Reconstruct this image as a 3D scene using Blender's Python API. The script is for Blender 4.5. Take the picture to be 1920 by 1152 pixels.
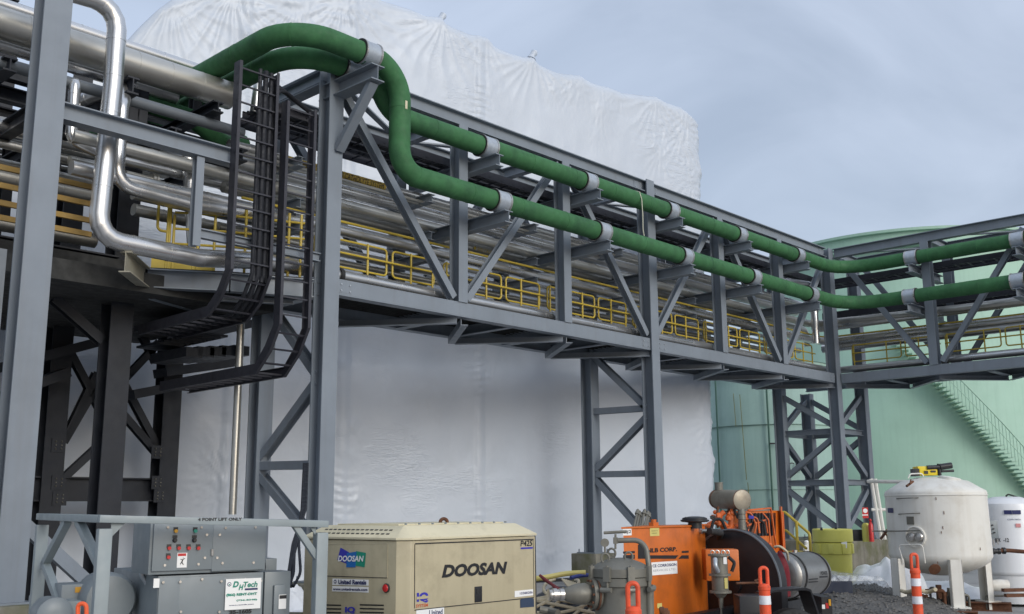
import bpy, bmesh, math, random
from mathutils import Vector, Matrix, noise
for o in list(bpy.data.objects): bpy.data.objects.remove(o)
S=bpy.context.scene; COL=S.collection
V=Vector; R=math.radians
random.seed(7)
# ------------------------------------------------------------------ camera
FPX=1934.0; YAW=R(43.25); PITCH=R(11.014); ROLL=R(-0.3993); EYE=V((0,0,1.7))
_f=V((math.cos(YAW)*math.cos(PITCH),math.sin(YAW)*math.cos(PITCH),math.sin(PITCH)))
_r=V((math.sin(YAW),-math.cos(YAW),0)); _u=_r.cross(_f)
CR=_r*math.cos(ROLL)+_u*math.sin(ROLL); CU=-_r*math.sin(ROLL)+_u*math.cos(ROLL); CF=_f
cam=bpy.data.cameras.new('camera'); camo=bpy.data.objects.new('camera',cam); COL.objects.link(camo)
cam.sensor_width=36; cam.lens=FPX/1920*36; cam.clip_start=.1; cam.clip_end=3000
M=Matrix((CR,CU,-CF)).transposed().to_4x4(); M.translation=EYE; camo.matrix_world=M
S.camera=camo
# ------------------------------------------------------------------ light
S.view_settings.view_transform='Standard'; S.view_settings.look='None'; S.view_settings.gamma=1
S.view_settings.exposure=0.25
SUN_EL=R(23); SUN_AZ=R(-98)      # azimuth from +X, behind the camera on its right
W=bpy.data.worlds.new('World'); S.world=W; W.use_nodes=True
nt=W.node_tree; nt.nodes.clear(); N=nt.nodes.new; L=nt.links.new
out=N('ShaderNodeOutputWorld'); bg=N('ShaderNodeBackground'); bg.inputs[1].default_value=1.0
sky=N('ShaderNodeTexSky'); sky.sky_type='NISHITA'; sky.sun_disc=False
sky.sun_elevation=SUN_EL; sky.sun_rotation=math.pi/2-SUN_AZ; sky.dust_density=3
skm=N('ShaderNodeVectorMath'); skm.operation='SCALE'; skm.inputs['Scale'].default_value=0.05
L(sky.outputs[0],skm.inputs[0])
tc=N('ShaderNodeTexCoord'); sep=N('ShaderNodeSeparateXYZ'); L(tc.outputs['Generated'],sep.inputs[0])
mp=N('ShaderNodeMapping'); mp.inputs['Scale'].default_value=(1.7,1.7,3.0); L(tc.outputs['Generated'],mp.inputs[0])
nz=N('ShaderNodeTexNoise'); nz.inputs['Scale'].default_value=1.9; nz.inputs['Detail'].default_value=6; nz.inputs['Roughness'].default_value=.5; nz.inputs['Distortion'].default_value=.6
L(mp.outputs[0],nz.inputs['Vector'])
cr=N('ShaderNodeValToRGB'); L(nz.outputs[0],cr.inputs[0])
cr.color_ramp.elements[0].position=.36; cr.color_ramp.elements[0].color=(.32,.365,.445,1)
cr.color_ramp.elements[1].position=.61; cr.color_ramp.elements[1].color=(.445,.495,.59,1)
# overcast: the zenith is brighter than the horizon
el=N('ShaderNodeMapRange'); L(sep.outputs[2],el.inputs[0])
el.inputs['From Min'].default_value=.34; el.inputs['From Max'].default_value=1.0; el.inputs['To Min'].default_value=.88; el.inputs['To Max'].default_value=1.3
ml=N('ShaderNodeVectorMath'); ml.operation='SCALE'; L(cr.outputs[0],ml.inputs[0]); L(el.outputs[0],ml.inputs['Scale'])
ad=N('ShaderNodeVectorMath'); ad.operation='ADD'; L(ml.outputs[0],ad.inputs[0]); L(skm.outputs[0],ad.inputs[1])
L(ad.outputs[0],bg.inputs[0]); L(bg.outputs[0],out.inputs[0])
sl=bpy.data.lights.new('sun','SUN'); sl.energy=1.08; sl.angle=R(28); sl.color=(.93,.97,1)
so=bpy.data.objects.new('sun',sl); COL.objects.link(so)
sd=V((math.cos(SUN_AZ)*math.cos(SUN_EL),math.sin(SUN_AZ)*math.cos(SUN_EL),math.sin(SUN_EL)))
so.rotation_euler=sd.to_track_quat('Z','Y').to_euler(); so.location=sd*60
# ------------------------------------------------------------------ picking world points
def ray(x,y): return CF+CR*((x-960)/FPX)-CU*((y-576)/FPX)
def at(x,y,ax,v):
    d=ray(x,y); i='XYZ'.index(ax); return EYE+d*((v-EYE[i])/d[i])
def hit(x,y,P,n):
    d=ray(x,y); return EYE+d*((P-EYE).dot(n)/d.dot(n))
HD=V((math.cos(YAW),math.sin(YAW),0)); RT=V((math.sin(YAW),-math.cos(YAW),0))
def hd(x,y,d):
    r=ray(x,y); return EYE+r*(d/r.dot(HD))
def lin(px,**k):   # free axis is the missing one
    ax=[a for a in 'XYZ' if a not in k][0]; i='XYZ'.index(ax)
    n=CR-CF*((px-960)/FPX); P=V([k.get(a,0) for a in 'XYZ'])-EYE; P[i]=0
    return EYE[i]-n.dot(P)/n[i]
def linp(px,**k):
    ax=[a for a in 'XYZ' if a not in k][0]; k[ax]=lin(px,**k); return V((k['X'],k['Y'],k['Z']))
def proj(P):
    d=V(P)-EYE; z=d.dot(CF); return (960+FPX*d.dot(CR)/z,576-FPX*d.dot(CU)/z)
# ------------------------------------------------------------------ materials
MATS={}
def mat(name,col,rough=.5,metal=0,var=.15,scale=3,bump=0,bscale=30,streak=0,dirt=None,dirt_amt=.0,dscale=1.2,coat=0,spec=.5,bdetail=4,trans=0,mossy=None):
    if name in MATS: return MATS[name]
    m=bpy.data.materials.new(name); m.use_nodes=True; t=m.node_tree; b=t.nodes['Principled BSDF']
    n=t.nodes.new; l=t.links.new
    b.inputs['Roughness'].default_value=rough; b.inputs['Metallic'].default_value=metal
    b.inputs['Specular IOR Level'].default_value=spec
    if coat: b.inputs['Coat Weight'].default_value=coat
    tc=n('ShaderNodeTexCoord'); geo=n('ShaderNodeNewGeometry')
    a=n('ShaderNodeTexNoise'); a.inputs['Scale'].default_value=scale; a.inputs['Detail'].default_value=8; a.inputs['Roughness'].default_value=.6
    l(geo.outputs['Position'],a.inputs['Vector'])
    mr=n('ShaderNodeMapRange'); mr.inputs['From Min'].default_value=.25; mr.inputs['From Max'].default_value=.75
    mr.inputs['To Min'].default_value=1-var; mr.inputs['To Max'].default_value=1+var; l(a.outputs[0],mr.inputs[0])
    sc=n('ShaderNodeVectorMath'); sc.operation='SCALE'; sc.inputs[0].default_value=col[:3]; l(mr.outputs[0],sc.inputs['Scale'])
    cur=sc.outputs[0]
    def mixin(cur,c2,fac):
        mx=n('ShaderNodeMix'); mx.data_type='RGBA'; l(fac,mx.inputs[0]); l(cur,mx.inputs[6]); mx.inputs[7].default_value=(*c2[:3],1); return mx.outputs[2]
    if streak:
        mp=n('ShaderNodeMapping'); mp.inputs['Scale'].default_value=(5,5,.25); l(geo.outputs['Position'],mp.inputs[0])
        s=n('ShaderNodeTexNoise'); s.inputs['Scale'].default_value=1.6; s.inputs['Detail'].default_value=7; l(mp.outputs[0],s.inputs['Vector'])
        r=n('ShaderNodeMapRange'); r.inputs['From Min'].default_value=.5; r.inputs['From Max'].default_value=.78; r.inputs['To Max'].default_value=streak; l(s.outputs[0],r.inputs[0])
        cur=mixin(cur,(dirt or (.10,.085,.06)),r.outputs[0])
    if dirt_amt:
        s=n('ShaderNodeTexNoise'); s.inputs['Scale'].default_value=dscale; s.inputs['Detail'].default_value=9; s.inputs['Roughness'].default_value=.7; l(geo.outputs['Position'],s.inputs['Vector'])
        r=n('ShaderNodeMapRange'); r.inputs['From Min'].default_value=.5; r.inputs['From Max'].default_value=.68; r.inputs['To Max'].default_value=dirt_amt; l(s.outputs[0],r.inputs[0])
        cur=mixin(cur,(dirt or (.10,.085,.06)),r.outputs[0])
    if mossy:
        s=n('ShaderNodeTexNoise'); s.inputs['Scale'].default_value=2.3; s.inputs['Detail'].default_value=6; l(geo.outputs['Position'],s.inputs['Vector'])
        r=n('ShaderNodeMapRange'); r.inputs['From Min'].default_value=.42; r.inputs['From Max'].default_value=.62; r.inputs['To Max'].default_value=.75; l(s.outputs[0],r.inputs[0])
        cur=mixin(cur,mossy,r.outputs[0])
    l(cur,b.inputs['Base Color'])
    rr=n('ShaderNodeMapRange'); rr.inputs['From Min'].default_value=.3; rr.inputs['From Max'].default_value=.7
    rr.inputs['To Min'].default_value=max(.03,rough*.8); rr.inputs['To Max'].default_value=min(1,rough*1.25)
    a2=n('ShaderNodeTexNoise'); a2.inputs['Scale'].default_value=scale*2.7; a2.inputs['Detail'].default_value=5; l(geo.outputs['Position'],a2.inputs['Vector'])
    l(a2.outputs[0],rr.inputs[0]); l(rr.outputs[0],b.inputs['Roughness'])
    if bump:
        bn=n('ShaderNodeTexNoise'); bn.inputs['Scale'].default_value=bscale; bn.inputs['Detail'].default_value=bdetail; l(geo.outputs['Position'],bn.inputs['Vector'])
        bu=n('ShaderNodeBump'); bu.inputs['Strength'].default_value=1; bu.inputs['Distance'].default_value=bump; l(bn.outputs[0],bu.inputs['Height']); l(bu.outputs[0],b.inputs['Normal'])
    if trans: b.inputs['Transmission Weight'].default_value=trans
    MATS[name]=m; return m
steel=mat('grey_painted_steel',(.195,.225,.26),.5,0,.10,1.6,streak=.22,dirt=(.13,.12,.11),bump=.0006,bscale=60)
galv=mat('galvanised_steel',(.42,.46,.50),.42,.55,.14,14,bump=.0004,bscale=90)
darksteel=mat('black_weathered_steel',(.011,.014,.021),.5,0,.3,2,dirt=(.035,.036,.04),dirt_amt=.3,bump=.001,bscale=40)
tray_m=mat('dark_cable_tray_metal',(.035,.036,.046),.5,.2,.2,3)
cable_m=mat('black_cable_jacket',(.012,.014,.02),.7,0,.15,5)
stain=mat('stainless_jacket',(.66,.66,.655),.28,.90,.06,.5,dirt=(.36,.35,.31),dirt_amt=.35,dscale=.45)
stain2=mat('dull_stainless_jacket',(.53,.52,.48),.34,.84,.08,.5,dirt=(.27,.25,.20),dirt_amt=.45,dscale=.5)
pipegrey=mat('grey_painted_pipe',(.12,.135,.15),.45,.1,.12,4)
green=mat('green_pipe_wrap',(.042,.138,.055),.70,0,.24,4,bump=.002,bscale=18,dirt=(.02,.065,.035),dirt_amt=.6,dscale=1.3,spec=.3)
yellow=mat('yellow_rail_paint',(.50,.37,.045),.45,0,.12,5,dirt=(.2,.14,.03),dirt_amt=.3)
wood=mat('ochre_timber',(.33,.21,.06),.7,0,.2,5)
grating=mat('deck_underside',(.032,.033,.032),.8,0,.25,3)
black=mat('black_paint',(.012,.013,.016),.42,0,.2,3,dirt=(.05,.045,.04),dirt_amt=.25)
rubber=mat('tyre_rubber',(.02,.02,.021),.8,0,.3,9,bump=.002,bscale=60)
orange=mat('orange_machine_paint',(.56,.13,.012),.42,0,.10,2.5,dirt=(.16,.05,.015),dirt_amt=.35,streak=.22,dscale=2.4,bump=.0008,bscale=9)
orange2=mat('orange_engine_paint',(.60,.12,.02),.5,0,.2,8,dirt=(.07,.03,.015),dirt_amt=.6,dscale=6)
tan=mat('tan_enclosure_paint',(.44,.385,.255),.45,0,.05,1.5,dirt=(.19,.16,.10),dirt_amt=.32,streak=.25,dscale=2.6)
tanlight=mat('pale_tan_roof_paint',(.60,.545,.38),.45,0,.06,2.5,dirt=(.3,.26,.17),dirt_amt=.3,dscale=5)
cabgrey=mat('grey_cabinet_paint',(.195,.225,.24),.42,0,.05,2.5,dirt=(.13,.13,.125),dirt_amt=.2,bump=.0005,bscale=8)
framegrey=mat('pale_grey_frame_paint',(.25,.29,.30),.48,0,.07,4,dirt=(.15,.15,.14),dirt_amt=.25)
white=mat('white_sign',(.80,.80,.78),.45,0,.03,4)
whitetank=mat('white_vessel_paint',(.72,.73,.74),.38,0,.04,2,dirt=(.35,.28,.2),dirt_amt=.12,streak=.10)
cream=mat('cream_vessel_paint',(.70,.685,.63),.45,0,.06,2,dirt=(.36,.29,.19),dirt_amt=.22,streak=.26,dscale=2.2)
castgrey=mat('grey_cast_vessel',(.17,.165,.14),.5,.3,.14,6,dirt=(.09,.075,.05),dirt_amt=.4,dscale=4,streak=.2,bump=.0015,bscale=30)
rust=mat('rusty_steel',(.13,.055,.028),.8,.1,.4,10,bump=.002,bscale=50)
concrete=mat('weathered_concrete',(.20,.19,.155),.88,0,.2,3,bump=.006,bscale=14,mossy=(.10,.105,.045),streak=.5,dirt=(.07,.065,.05))
asphalt=mat('asphalt',(.33,.325,.32),.8,0,.15,5,bump=.005,bscale=70,dirt=(.10,.10,.10),dirt_amt=.6,dscale=.6)
gravelm=mat('dark_gravel',(.125,.12,.112),.9,0,.45,22,bump=.03,bscale=18,bdetail=8)
red=mat('red_plastic',(.50,.02,.02),.3,0,.1,5)
delor=mat('orange_delineator_plastic',(.74,.085,.025),.5,0,.07,5,dirt=(.25,.06,.03),dirt_amt=.5,dscale=14)
refl=mat('white_reflective_band',(.74,.75,.78),.4,0,.06,8,dirt=(.4,.38,.35),dirt_amt=.45,dscale=14)
drumy=mat('yellow_drum_plastic',(.60,.57,.12),.5,0,.05,3,dirt=(.4,.37,.1),dirt_amt=.2)
tankg=mat('pale_green_tank_paint',(.34,.51,.40),.6,0,.05,.8,streak=.16,dirt=(.16,.27,.20),dirt_amt=.15,dscale=.35)
tankg2=mat('blue_green_tank_paint',(.29,.42,.365),.6,0,.06,.8,streak=.2,dirt=(.12,.20,.16),dirt_amt=.25,dscale=.5)
tankrust=mat('tank_stain',(.16,.15,.045),.8,0,.3,3)
hose_t=mat('tan_hose',(.52,.45,.31),.6,0,.2,6)
hose_r=mat('dark_red_hose',(.16,.02,.022),.55,0,.2,6)
hose_b=mat('blue_hose',(.03,.05,.22),.5)
hose_y=mat('yellow_hose',(.58,.50,.16),.5)
txtblack=mat('black_lettering',(.012,.012,.014),.5)
txtteal=mat('teal_lettering',(.02,.24,.17),.5)
txtblue=mat('blue_lettering',(.03,.03,.36),.5)
txtnavy=mat('navy_lettering',(.015,.02,.10),.5)
logob=mat('blue_logo_panel',(.01,.13,.42),.45)
logog=mat('green_logo_panel',(.01,.25,.16),.45)
txtorange=mat('orange_lettering',(.55,.10,.03),.5)
chrome=mat('bare_metal_fitting',(.50,.48,.45),.3,.9,.2,12)
muff=mat('heat_stained_silencer',(.30,.27,.215),.5,.55,.12,5,dirt=(.15,.10,.06),dirt_amt=.45,dscale=4)
silver=mat('brushed_silver_tank',(.33,.325,.31),.36,.85,.08,6,bump=.0006,bscale=40)
maroon=mat('maroon_cloth',(.15,.012,.02),.8)
amber=mat('amber_lens',(.6,.3,.02),.3); teal=mat('green_lens',(.02,.28,.2),.3)
# heavy white shrink film
def wrapmat(name='white_shrink_film',c=(.495,.545,.615)):
    m=mat(name,c,.38,0,.03,.5,bump=.018,bscale=1.7,bdetail=3,dirt=(.40,.44,.49),dirt_amt=.30,dscale=.8)
    t=m.node_tree; n=t.nodes.new; l=t.links.new; bs=t.nodes['Principled BSDF']; old=bs.inputs['Normal'].links[0].from_socket
    g=n('ShaderNodeNewGeometry'); mp=n('ShaderNodeMapping'); mp.inputs['Rotation'].default_value=(.9,.9,.3); mp.inputs['Scale'].default_value=(1.5,1.5,6)
    l(g.outputs['Position'],mp.inputs[0]); a=n('ShaderNodeTexNoise'); a.inputs['Scale'].default_value=2.2; a.inputs['Detail'].default_value=3; a.inputs['Distortion'].default_value=1.5; l(mp.outputs[0],a.inputs['Vector'])
    k=n('ShaderNodeTexNoise'); k.inputs['Scale'].default_value=.55; k.inputs['Detail'].default_value=4; l(g.outputs['Position'],k.inputs['Vector'])
    r=n('ShaderNodeMapRange'); r.inputs['From Min'].default_value=.57; r.inputs['From Max'].default_value=.66; l(k.outputs[0],r.inputs[0])
    mu=n('ShaderNodeMath'); mu.operation='MULTIPLY'; l(a.outputs[0],mu.inputs[0]); l(r.outputs[0],mu.inputs[1])
    bu=n('ShaderNodeBump'); bu.inputs['Distance'].default_value=.016; l(mu.outputs[0],bu.inputs['Height']); l(old,bu.inputs['Normal']); l(bu.outputs[0],bs.inputs['Normal'])
    return m
film=wrapmat()
tarpm=mat('crumpled_white_film',(.74,.75,.76),.36,0,.03,2,bump=.008,bscale=4,dirt=(.45,.43,.38),dirt_amt=.25,dscale=3)
def clearfilm():
    m=bpy.data.materials.new('clear_film'); m.use_nodes=True; t=m.node_tree; b=t.nodes['Principled BSDF']
    b.inputs['Base Color'].default_value=(.75,.78,.8,1); b.inputs['Roughness'].default_value=.22
    n=t.nodes.new; l=t.links.new; g=n('ShaderNodeNewGeometry'); a=n('ShaderNodeTexNoise'); a.inputs['Scale'].default_value=4; a.inputs['Detail'].default_value=4; a.inputs['Distortion'].default_value=1.2
    l(g.outputs['Position'],a.inputs['Vector']); r=n('ShaderNodeMapRange'); r.inputs['From Min'].default_value=.45; r.inputs['From Max'].default_value=.7; r.inputs['To Min'].default_value=.08; r.inputs['To Max'].default_value=.5
    l(a.outputs[0],r.inputs[0]); l(r.outputs[0],b.inputs['Alpha']); return m
clear=clearfilm()
# ------------------------------------------------------------------ objects
ORG={}
def tag(o,label=None,cat=None,group=None,kind=None):
    if label: o['label']=label
    if cat: o['category']=cat
    if group: o['group']=group
    if kind: o['kind']=kind
    return o
def thing(name,label,cat,loc=(0,0,0),group=None):
    o=bpy.data.objects.new(name,None); COL.objects.link(o); o.location=V(loc); o.empty_display_size=.2
    ORG[o]=V(loc); return tag(o,label,cat,group)
class MB:
    def __init__(s): s.v=[]; s.f=[]
    def add(s,vs,fs):
        k=len(s.v); s.v+= [V(a) for a in vs]; s.f+=[tuple(i+k for i in f) for f in fs]; return s
    def hexa(s,c8): return s.add(c8,[(0,3,2,1),(4,5,6,7),(0,1,5,4),(1,2,6,5),(2,3,7,6),(3,0,4,7)])
    def box(s,o,a,b,c):   # corner + three edge vectors
        o,a,b,c=V(o),V(a),V(b),V(c)
        if a.cross(b).dot(c)<0: a,b=b,a
        return s.hexa([o,o+a,o+a+b,o+b,o+c,o+a+c,o+a+b+c,o+b+c])
    def cbox(s,ctr,sx,sy,sz,ex=(1,0,0),ey=(0,1,0),ez=(0,0,1)):
        ex,ey,ez=V(ex)*sx,V(ey)*sy,V(ez)*sz
        return s.box(V(ctr)-(ex+ey+ez)/2,ex,ey,ez)
    def bar(s,p,q,w,h,up=(0,0,1)):
        p,q=V(p),V(q); d=(q-p).normalized(); u=V(up); x=d.cross(u)
        if x.length<1e-4: x=d.cross(V((0,1,0)))
        x.normalize(); u=x.cross(d).normalized()
        return s.box(p-x*w/2-u*h/2,q-p,x*w,u*h)
    def ibeam(s,p,q,w,h,up=(0,0,1),tf=.018,tw=.012):
        p,q=V(p),V(q); d=(q-p).normalized(); u=V(up); x=d.cross(u)
        if x.length<1e-4: x=d.cross(V((0,1,0)))
        x.normalize(); u=x.cross(d).normalized()
        s.box(p-x*w/2+u*(h/2-tf),q-p,x*w,u*tf); s.box(p-x*w/2-u*h/2,q-p,x*w,u*tf)
        return s.box(p-x*tw/2-u*(h/2-tf),q-p,x*tw,u*(h-2*tf))
    def angle(s,p,q,a=.09,t=.01,up=(0,0,1)):
        p,q=V(p),V(q); d=(q-p).normalized(); u=V(up); x=d.cross(u)
        if x.length<1e-4: x=V((1,0,0))
        x.normalize(); u=x.cross(d).normalized()
        s.box(p-x*a/2-u*a/2,q-p,x*a,u*t); return s.box(p-x*a/2-u*(a/2-t),q-p,x*t,u*(a-t))
    def tube(s,pts,r,n=12,cap=True,seam=0,rf=None,closed=False):
        pts=[V(p) for p in pts]; m=len(pts)
        if seam:
            new=[];rad=[];acc=random.random()*seam
            for i in range(m-1):
                a,b=pts[i],pts[i+1]; Ls=(b-a).length; d=(b-a)/max(Ls,1e-9); new.append(a);rad.append(r)
                t=acc
                while t<Ls-.03:
                    for dt,rr in ((0,r),(.001,r+.0045),(.026,r+.0045),(.027,r)):
                        new.append(a+d*(t+dt)); rad.append(rr)
                    t+=seam
                acc=t-Ls if t>Ls else 0.02
                if acc<0: acc=0
            new.append(pts[-1]); rad.append(r); pts,rads=new,rad; m=len(pts)
        else: rads=[ (rf(i/(m-1)) if rf else r) for i in range(m)]
        T=[]
        for i in range(m):
            if closed: t=pts[(i+1)%m]-pts[i-1]
            else: t=pts[min(i+1,m-1)]-pts[max(i-1,0)]
            T.append(t.normalized() if t.length>1e-9 else V((0,0,1)))
        nrm=T[0].cross(V((0,0,1)))
        if nrm.length<1e-3: nrm=T[0].cross(V((1,0,0)))
        nrm.normalize(); vs=[]
        for i in range(m):
            nrm=(nrm-T[i]*nrm.dot(T[i])); nrm.normalize(); b=T[i].cross(nrm)
            for k in range(n):
                a=2*math.pi*k/n; vs.append(pts[i]+(nrm*math.cos(a)+b*math.sin(a))*rads[i])
        fs=[]
        for i in range(m if closed else m-1):
            j=(i+1)%m
            for k in range(n):
                fs.append((i*n+k,i*n+(k+1)%n,j*n+(k+1)%n,j*n+k))
        if cap and not closed: fs.append(tuple(range(n-1,-1,-1))); fs.append(tuple((m-1)*n+k for k in range(n)))
        return s.add(vs,fs)
    def cyl(s,p,q,r,n=20): return s.tube([p,q],r,n)
    def lathe(s,c,prof,n=40,ax=(0,0,1),x0=None):
        ax=V(ax).normalized(); x=V(x0) if x0 else (V((1,0,0)) if abs(ax.z)>.9 else ax.cross(V((0,0,1)))); x=(x-ax*x.dot(ax)).normalized(); y=ax.cross(x); c=V(c)
        vs=[];m=len(prof)
        for r,h in prof:
            for k in range(n):
                a=2*math.pi*k/n; vs.append(c+ax*h+(x*math.cos(a)+y*math.sin(a))*r)
        fs=[]
        for i in range(m-1):
            for k in range(n): fs.append((i*n+k,i*n+(k+1)%n,(i+1)*n+(k+1)%n,(i+1)*n+k))
        fs.append(tuple(range(n-1,-1,-1))); fs.append(tuple((m-1)*n+k for k in range(n)))
        return s.add(vs,fs)
    def prism(s,poly,d):
        k=len(poly); vs=[V(p) for p in poly]+[V(p)+V(d) for p in poly]
        return s.add(vs,[tuple(range(k-1,-1,-1)),tuple(range(k,2*k))]+[(i,(i+1)%k,k+(i+1)%k,k+i) for i in range(k)])
    def build(s,name,m,parent=None,bevel=0,sharp=32,loc=None,label=None,fix=True):
        me=bpy.data.meshes.new(name)
        org=ORG[parent] if parent is not None else (V(loc) if loc is not None else V((0,0,0)))
        me.from_pydata([v-org for v in s.v],[],s.f)
        if bevel or fix:
            bm=bmesh.new(); bm.from_mesh(me)
            if fix: bmesh.ops.recalc_face_normals(bm,faces=bm.faces)
            if bevel:
                es=[e for e in bm.edges if len(e.link_faces)==2 and e.calc_face_angle(0)>R(35)]
                bmesh.ops.bevel(bm,geom=es,offset=bevel,segments=2,affect='EDGES',profile=.6,clamp_overlap=True)
            bm.to_mesh(me); bm.free()
        me.polygons.foreach_set('use_smooth',[True]*len(me.polygons))
        me.set_sharp_from_angle(angle=R(sharp))
        me.materials.append(m)
        o=bpy.data.objects.new(name,me); COL.objects.link(o)
        if parent is not None:
            o.parent=parent
            ORG[o]=org
        else: o.location=org; ORG[o]=org
        if label: o['label']=label
        return o
def fillet(pts,rad,n=8):
    pts=[V(p) for p in pts]; out=[pts[0]]
    for i in range(1,len(pts)-1):
        a,b,c=pts[i-1],pts[i],pts[i+1]; u=(a-b).normalized(); w=(c-b).normalized()
        ang=u.angle(w); 
        if abs(ang-math.pi)<.02: out.append(b); continue
        rr=rad[i-1] if isinstance(rad,(list,tuple)) else rad
        t=min(rr/math.tan(ang/2),(a-b).length*.49,(c-b).length*.49); rr=t*math.tan(ang/2)
        ctr=b+(u+w).normalized()*(rr/math.sin(ang/2)); s0=b+u*t-ctr; s1=b+w*t-ctr
        tot=s0.angle(s1); ax=s0.cross(s1).normalized()
        for k in range(n+1): out.append(ctr+Matrix.Rotation(tot*k/n,3,ax)@s0)
    out.append(pts[-1]); return out
def text(s,P,ex,ey,w,h,m,parent,name='lettering',shear=0,bold=0,depth=.003):
    """lettering s fitted into a w x h rectangle whose lower-left corner is P"""
    cu=bpy.data.curves.new(name,'FONT'); cu.body=s; cu.size=1; cu.extrude=0; cu.offset=bold; cu.shear=shear; cu.resolution_u=3
    o=bpy.data.objects.new('t',cu); COL.objects.link(o); bpy.context.view_layer.update()
    me=bpy.data.meshes.new_from_object(o.evaluated_get(bpy.context.evaluated_depsgraph_get()))
    bpy.data.objects.remove(o); bpy.data.curves.remove(cu)
    xs=[v.co.x for v in me.vertices]; ys=[v.co.y for v in me.vertices]
    x0,x1,y0,y1=min(xs),max(xs),min(ys),max(ys); ex,ey=V(ex).normalized(),V(ey).normalized(); nn=ex.cross(ey)
    org=ORG[parent]
    for v in me.vertices: v.co=V(P)+ex*((v.co.x-x0)/(x1-x0)*w)+ey*((v.co.y-y0)/(y1-y0)*h)+nn*depth-org
    me.materials.clear(); me.materials.append(m); me.name=name
    o=bpy.data.objects.new(name,me); COL.objects.link(o); o.parent=parent; ORG[o]=org; return o
def tri(b,p): return b
def copyobj(o,parent,delta=None,mtx=None):
    c=o.copy(); COL.objects.link(c); c.parent=parent; ORG[c]=ORG[parent]
    if delta is not None: c.location=o.location+V(delta)
    return c
CX,CY,Z1,Z2=27.15,12.95,5.30,8.89
# ================================================================== GROUND
def grid(x0,x1,y0,y1,n,m,fz): 
    vs=[(x0+(x1-x0)*i/n,y0+(y1-y0)*j/m,fz(x0+(x1-x0)*i/n,y0+(y1-y0)*j/m)) for j in range(m+1) for i in range(n+1)]
    fs=[(j*(n+1)+i,j*(n+1)+i+1,(j+1)*(n+1)+i+1,(j+1)*(n+1)+i) for j in range(m) for i in range(n)]
    return vs,fs
b=MB(); b.add([(-400,-400,0),(400,-400,0),(400,400,0),(-400,400,0)],[(0,1,2,3)])
g=b.build('ground',asphalt,fix=False); tag(g,kind='structure')
# gravel bed with a low heap, around the drum and pallet
GC=hd(1585,1112,18.6); GC.z=0
def gz(x,y):
    p=V((x,y,0)); q=p-GC; 
    u=q.dot(RT)/1.55; w=q.dot(HD)/4.2; e=max(0,1-(u*u+w*w)**1.5)
    return .012+e*(.30+.10*noise.noise(p*1.3))+ (.03*noise.noise(p*5)+.02*noise.noise(p*14))*min(1,e*4)
vs,fs=grid(GC.x-4.5,GC.x+4.5,GC.y-4.5,GC.y+4.5,150,150,gz)
keep=[]
for f in fs:
    q=V((vs[f[0]][0],vs[f[0]][1],0))-GC; u=q.dot(RT)/1.55; w=q.dot(HD)/4.2
    if u*u+w*w<1: keep.append(f)
b=MB(); b.add(vs,keep); g=b.build('gravel_bed',gravelm,fix=False); tag(g,kind='structure')
b=MB()
for i in range(3600):
    a=random.random()*6.283; rr=random.random()**.5*1.03; u,w=math.cos(a)*rr*1.6,math.sin(a)*rr*4.3
    x=GC.x+RT.x*u+HD.x*w; y=GC.y+RT.y*u+HD.y*w; s=random.uniform(.012,.038); z=gz(x,y)+s*.1
    vv=[(x+random.uniform(-s,s),y+random.uniform(-s,s),z-s*.3) for _ in range(1)]
    p=V((x,y,z)); k=[p+V((math.cos(t)*s*random.uniform(.7,1.2),math.sin(t)*s*random.uniform(.7,1.2),random.uniform(-.2,.2)*s)) for t in (0,1.6,3.1,4.7)]
    b.add(k+[p+V((0,0,s*.7))],[(0,1,4),(1,2,4),(2,3,4),(3,0,4)])
g=b.build('gravel_stones',gravelm,fix=False,sharp=5); tag(g,kind='stuff')
# ================================================================== WRAPPED BUILDING
PL=hd(130,1095,19.9); PL.z=0; PR=hd(1358,1040,27.6); PR.z=0
wd=(PR-PL).normalized(); wl=(PR-PL).length; wn=V((wd.y,-wd.x,0))     # outward normal, to the camera
if wn.dot(EYE-PL)<0: wn=-wn
PL=PL-wd*9; wl+=9
def along(px,py=300):       # distance along the wall seen at this image column
    P=hit(px,py,PL,wn); return (P-PL).dot(wd),P.z
prof=[]
for x,y in [(-60,330),(0,262),(120,150),(240,72),(262,48),(300,12),(330,-8),(400,-35),(480,-60),(560,-50),(640,-38),(700,-12),(722,0),(770,14),(800,28),(828,31),(838,44),(880,62),(915,68),(930,85),(960,98),(988,106),(1000,104),(1012,118),(1040,132),(1060,136),(1090,140),(1110,152),(1150,163),(1168,172),(1200,176),(1232,180),(1250,190),(1280,200),(1296,214),(1308,233)]:
    prof.append(along(x,y))
prof[0]=(0,prof[0][1]); smax=prof[-1][0]; prof[-1]=(wl,prof[-1][1]-.1)
def ptop(s):
    for (a,za),(c,zc) in zip(prof,prof[1:]):
        if a<=s<=c: return za+(zc-za)*(s-a)/max(1e-6,c-a)
    return prof[-1][1]
pegs=[]    # (s,z,strength,radius) gathers radiating from scaffold ends
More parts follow.
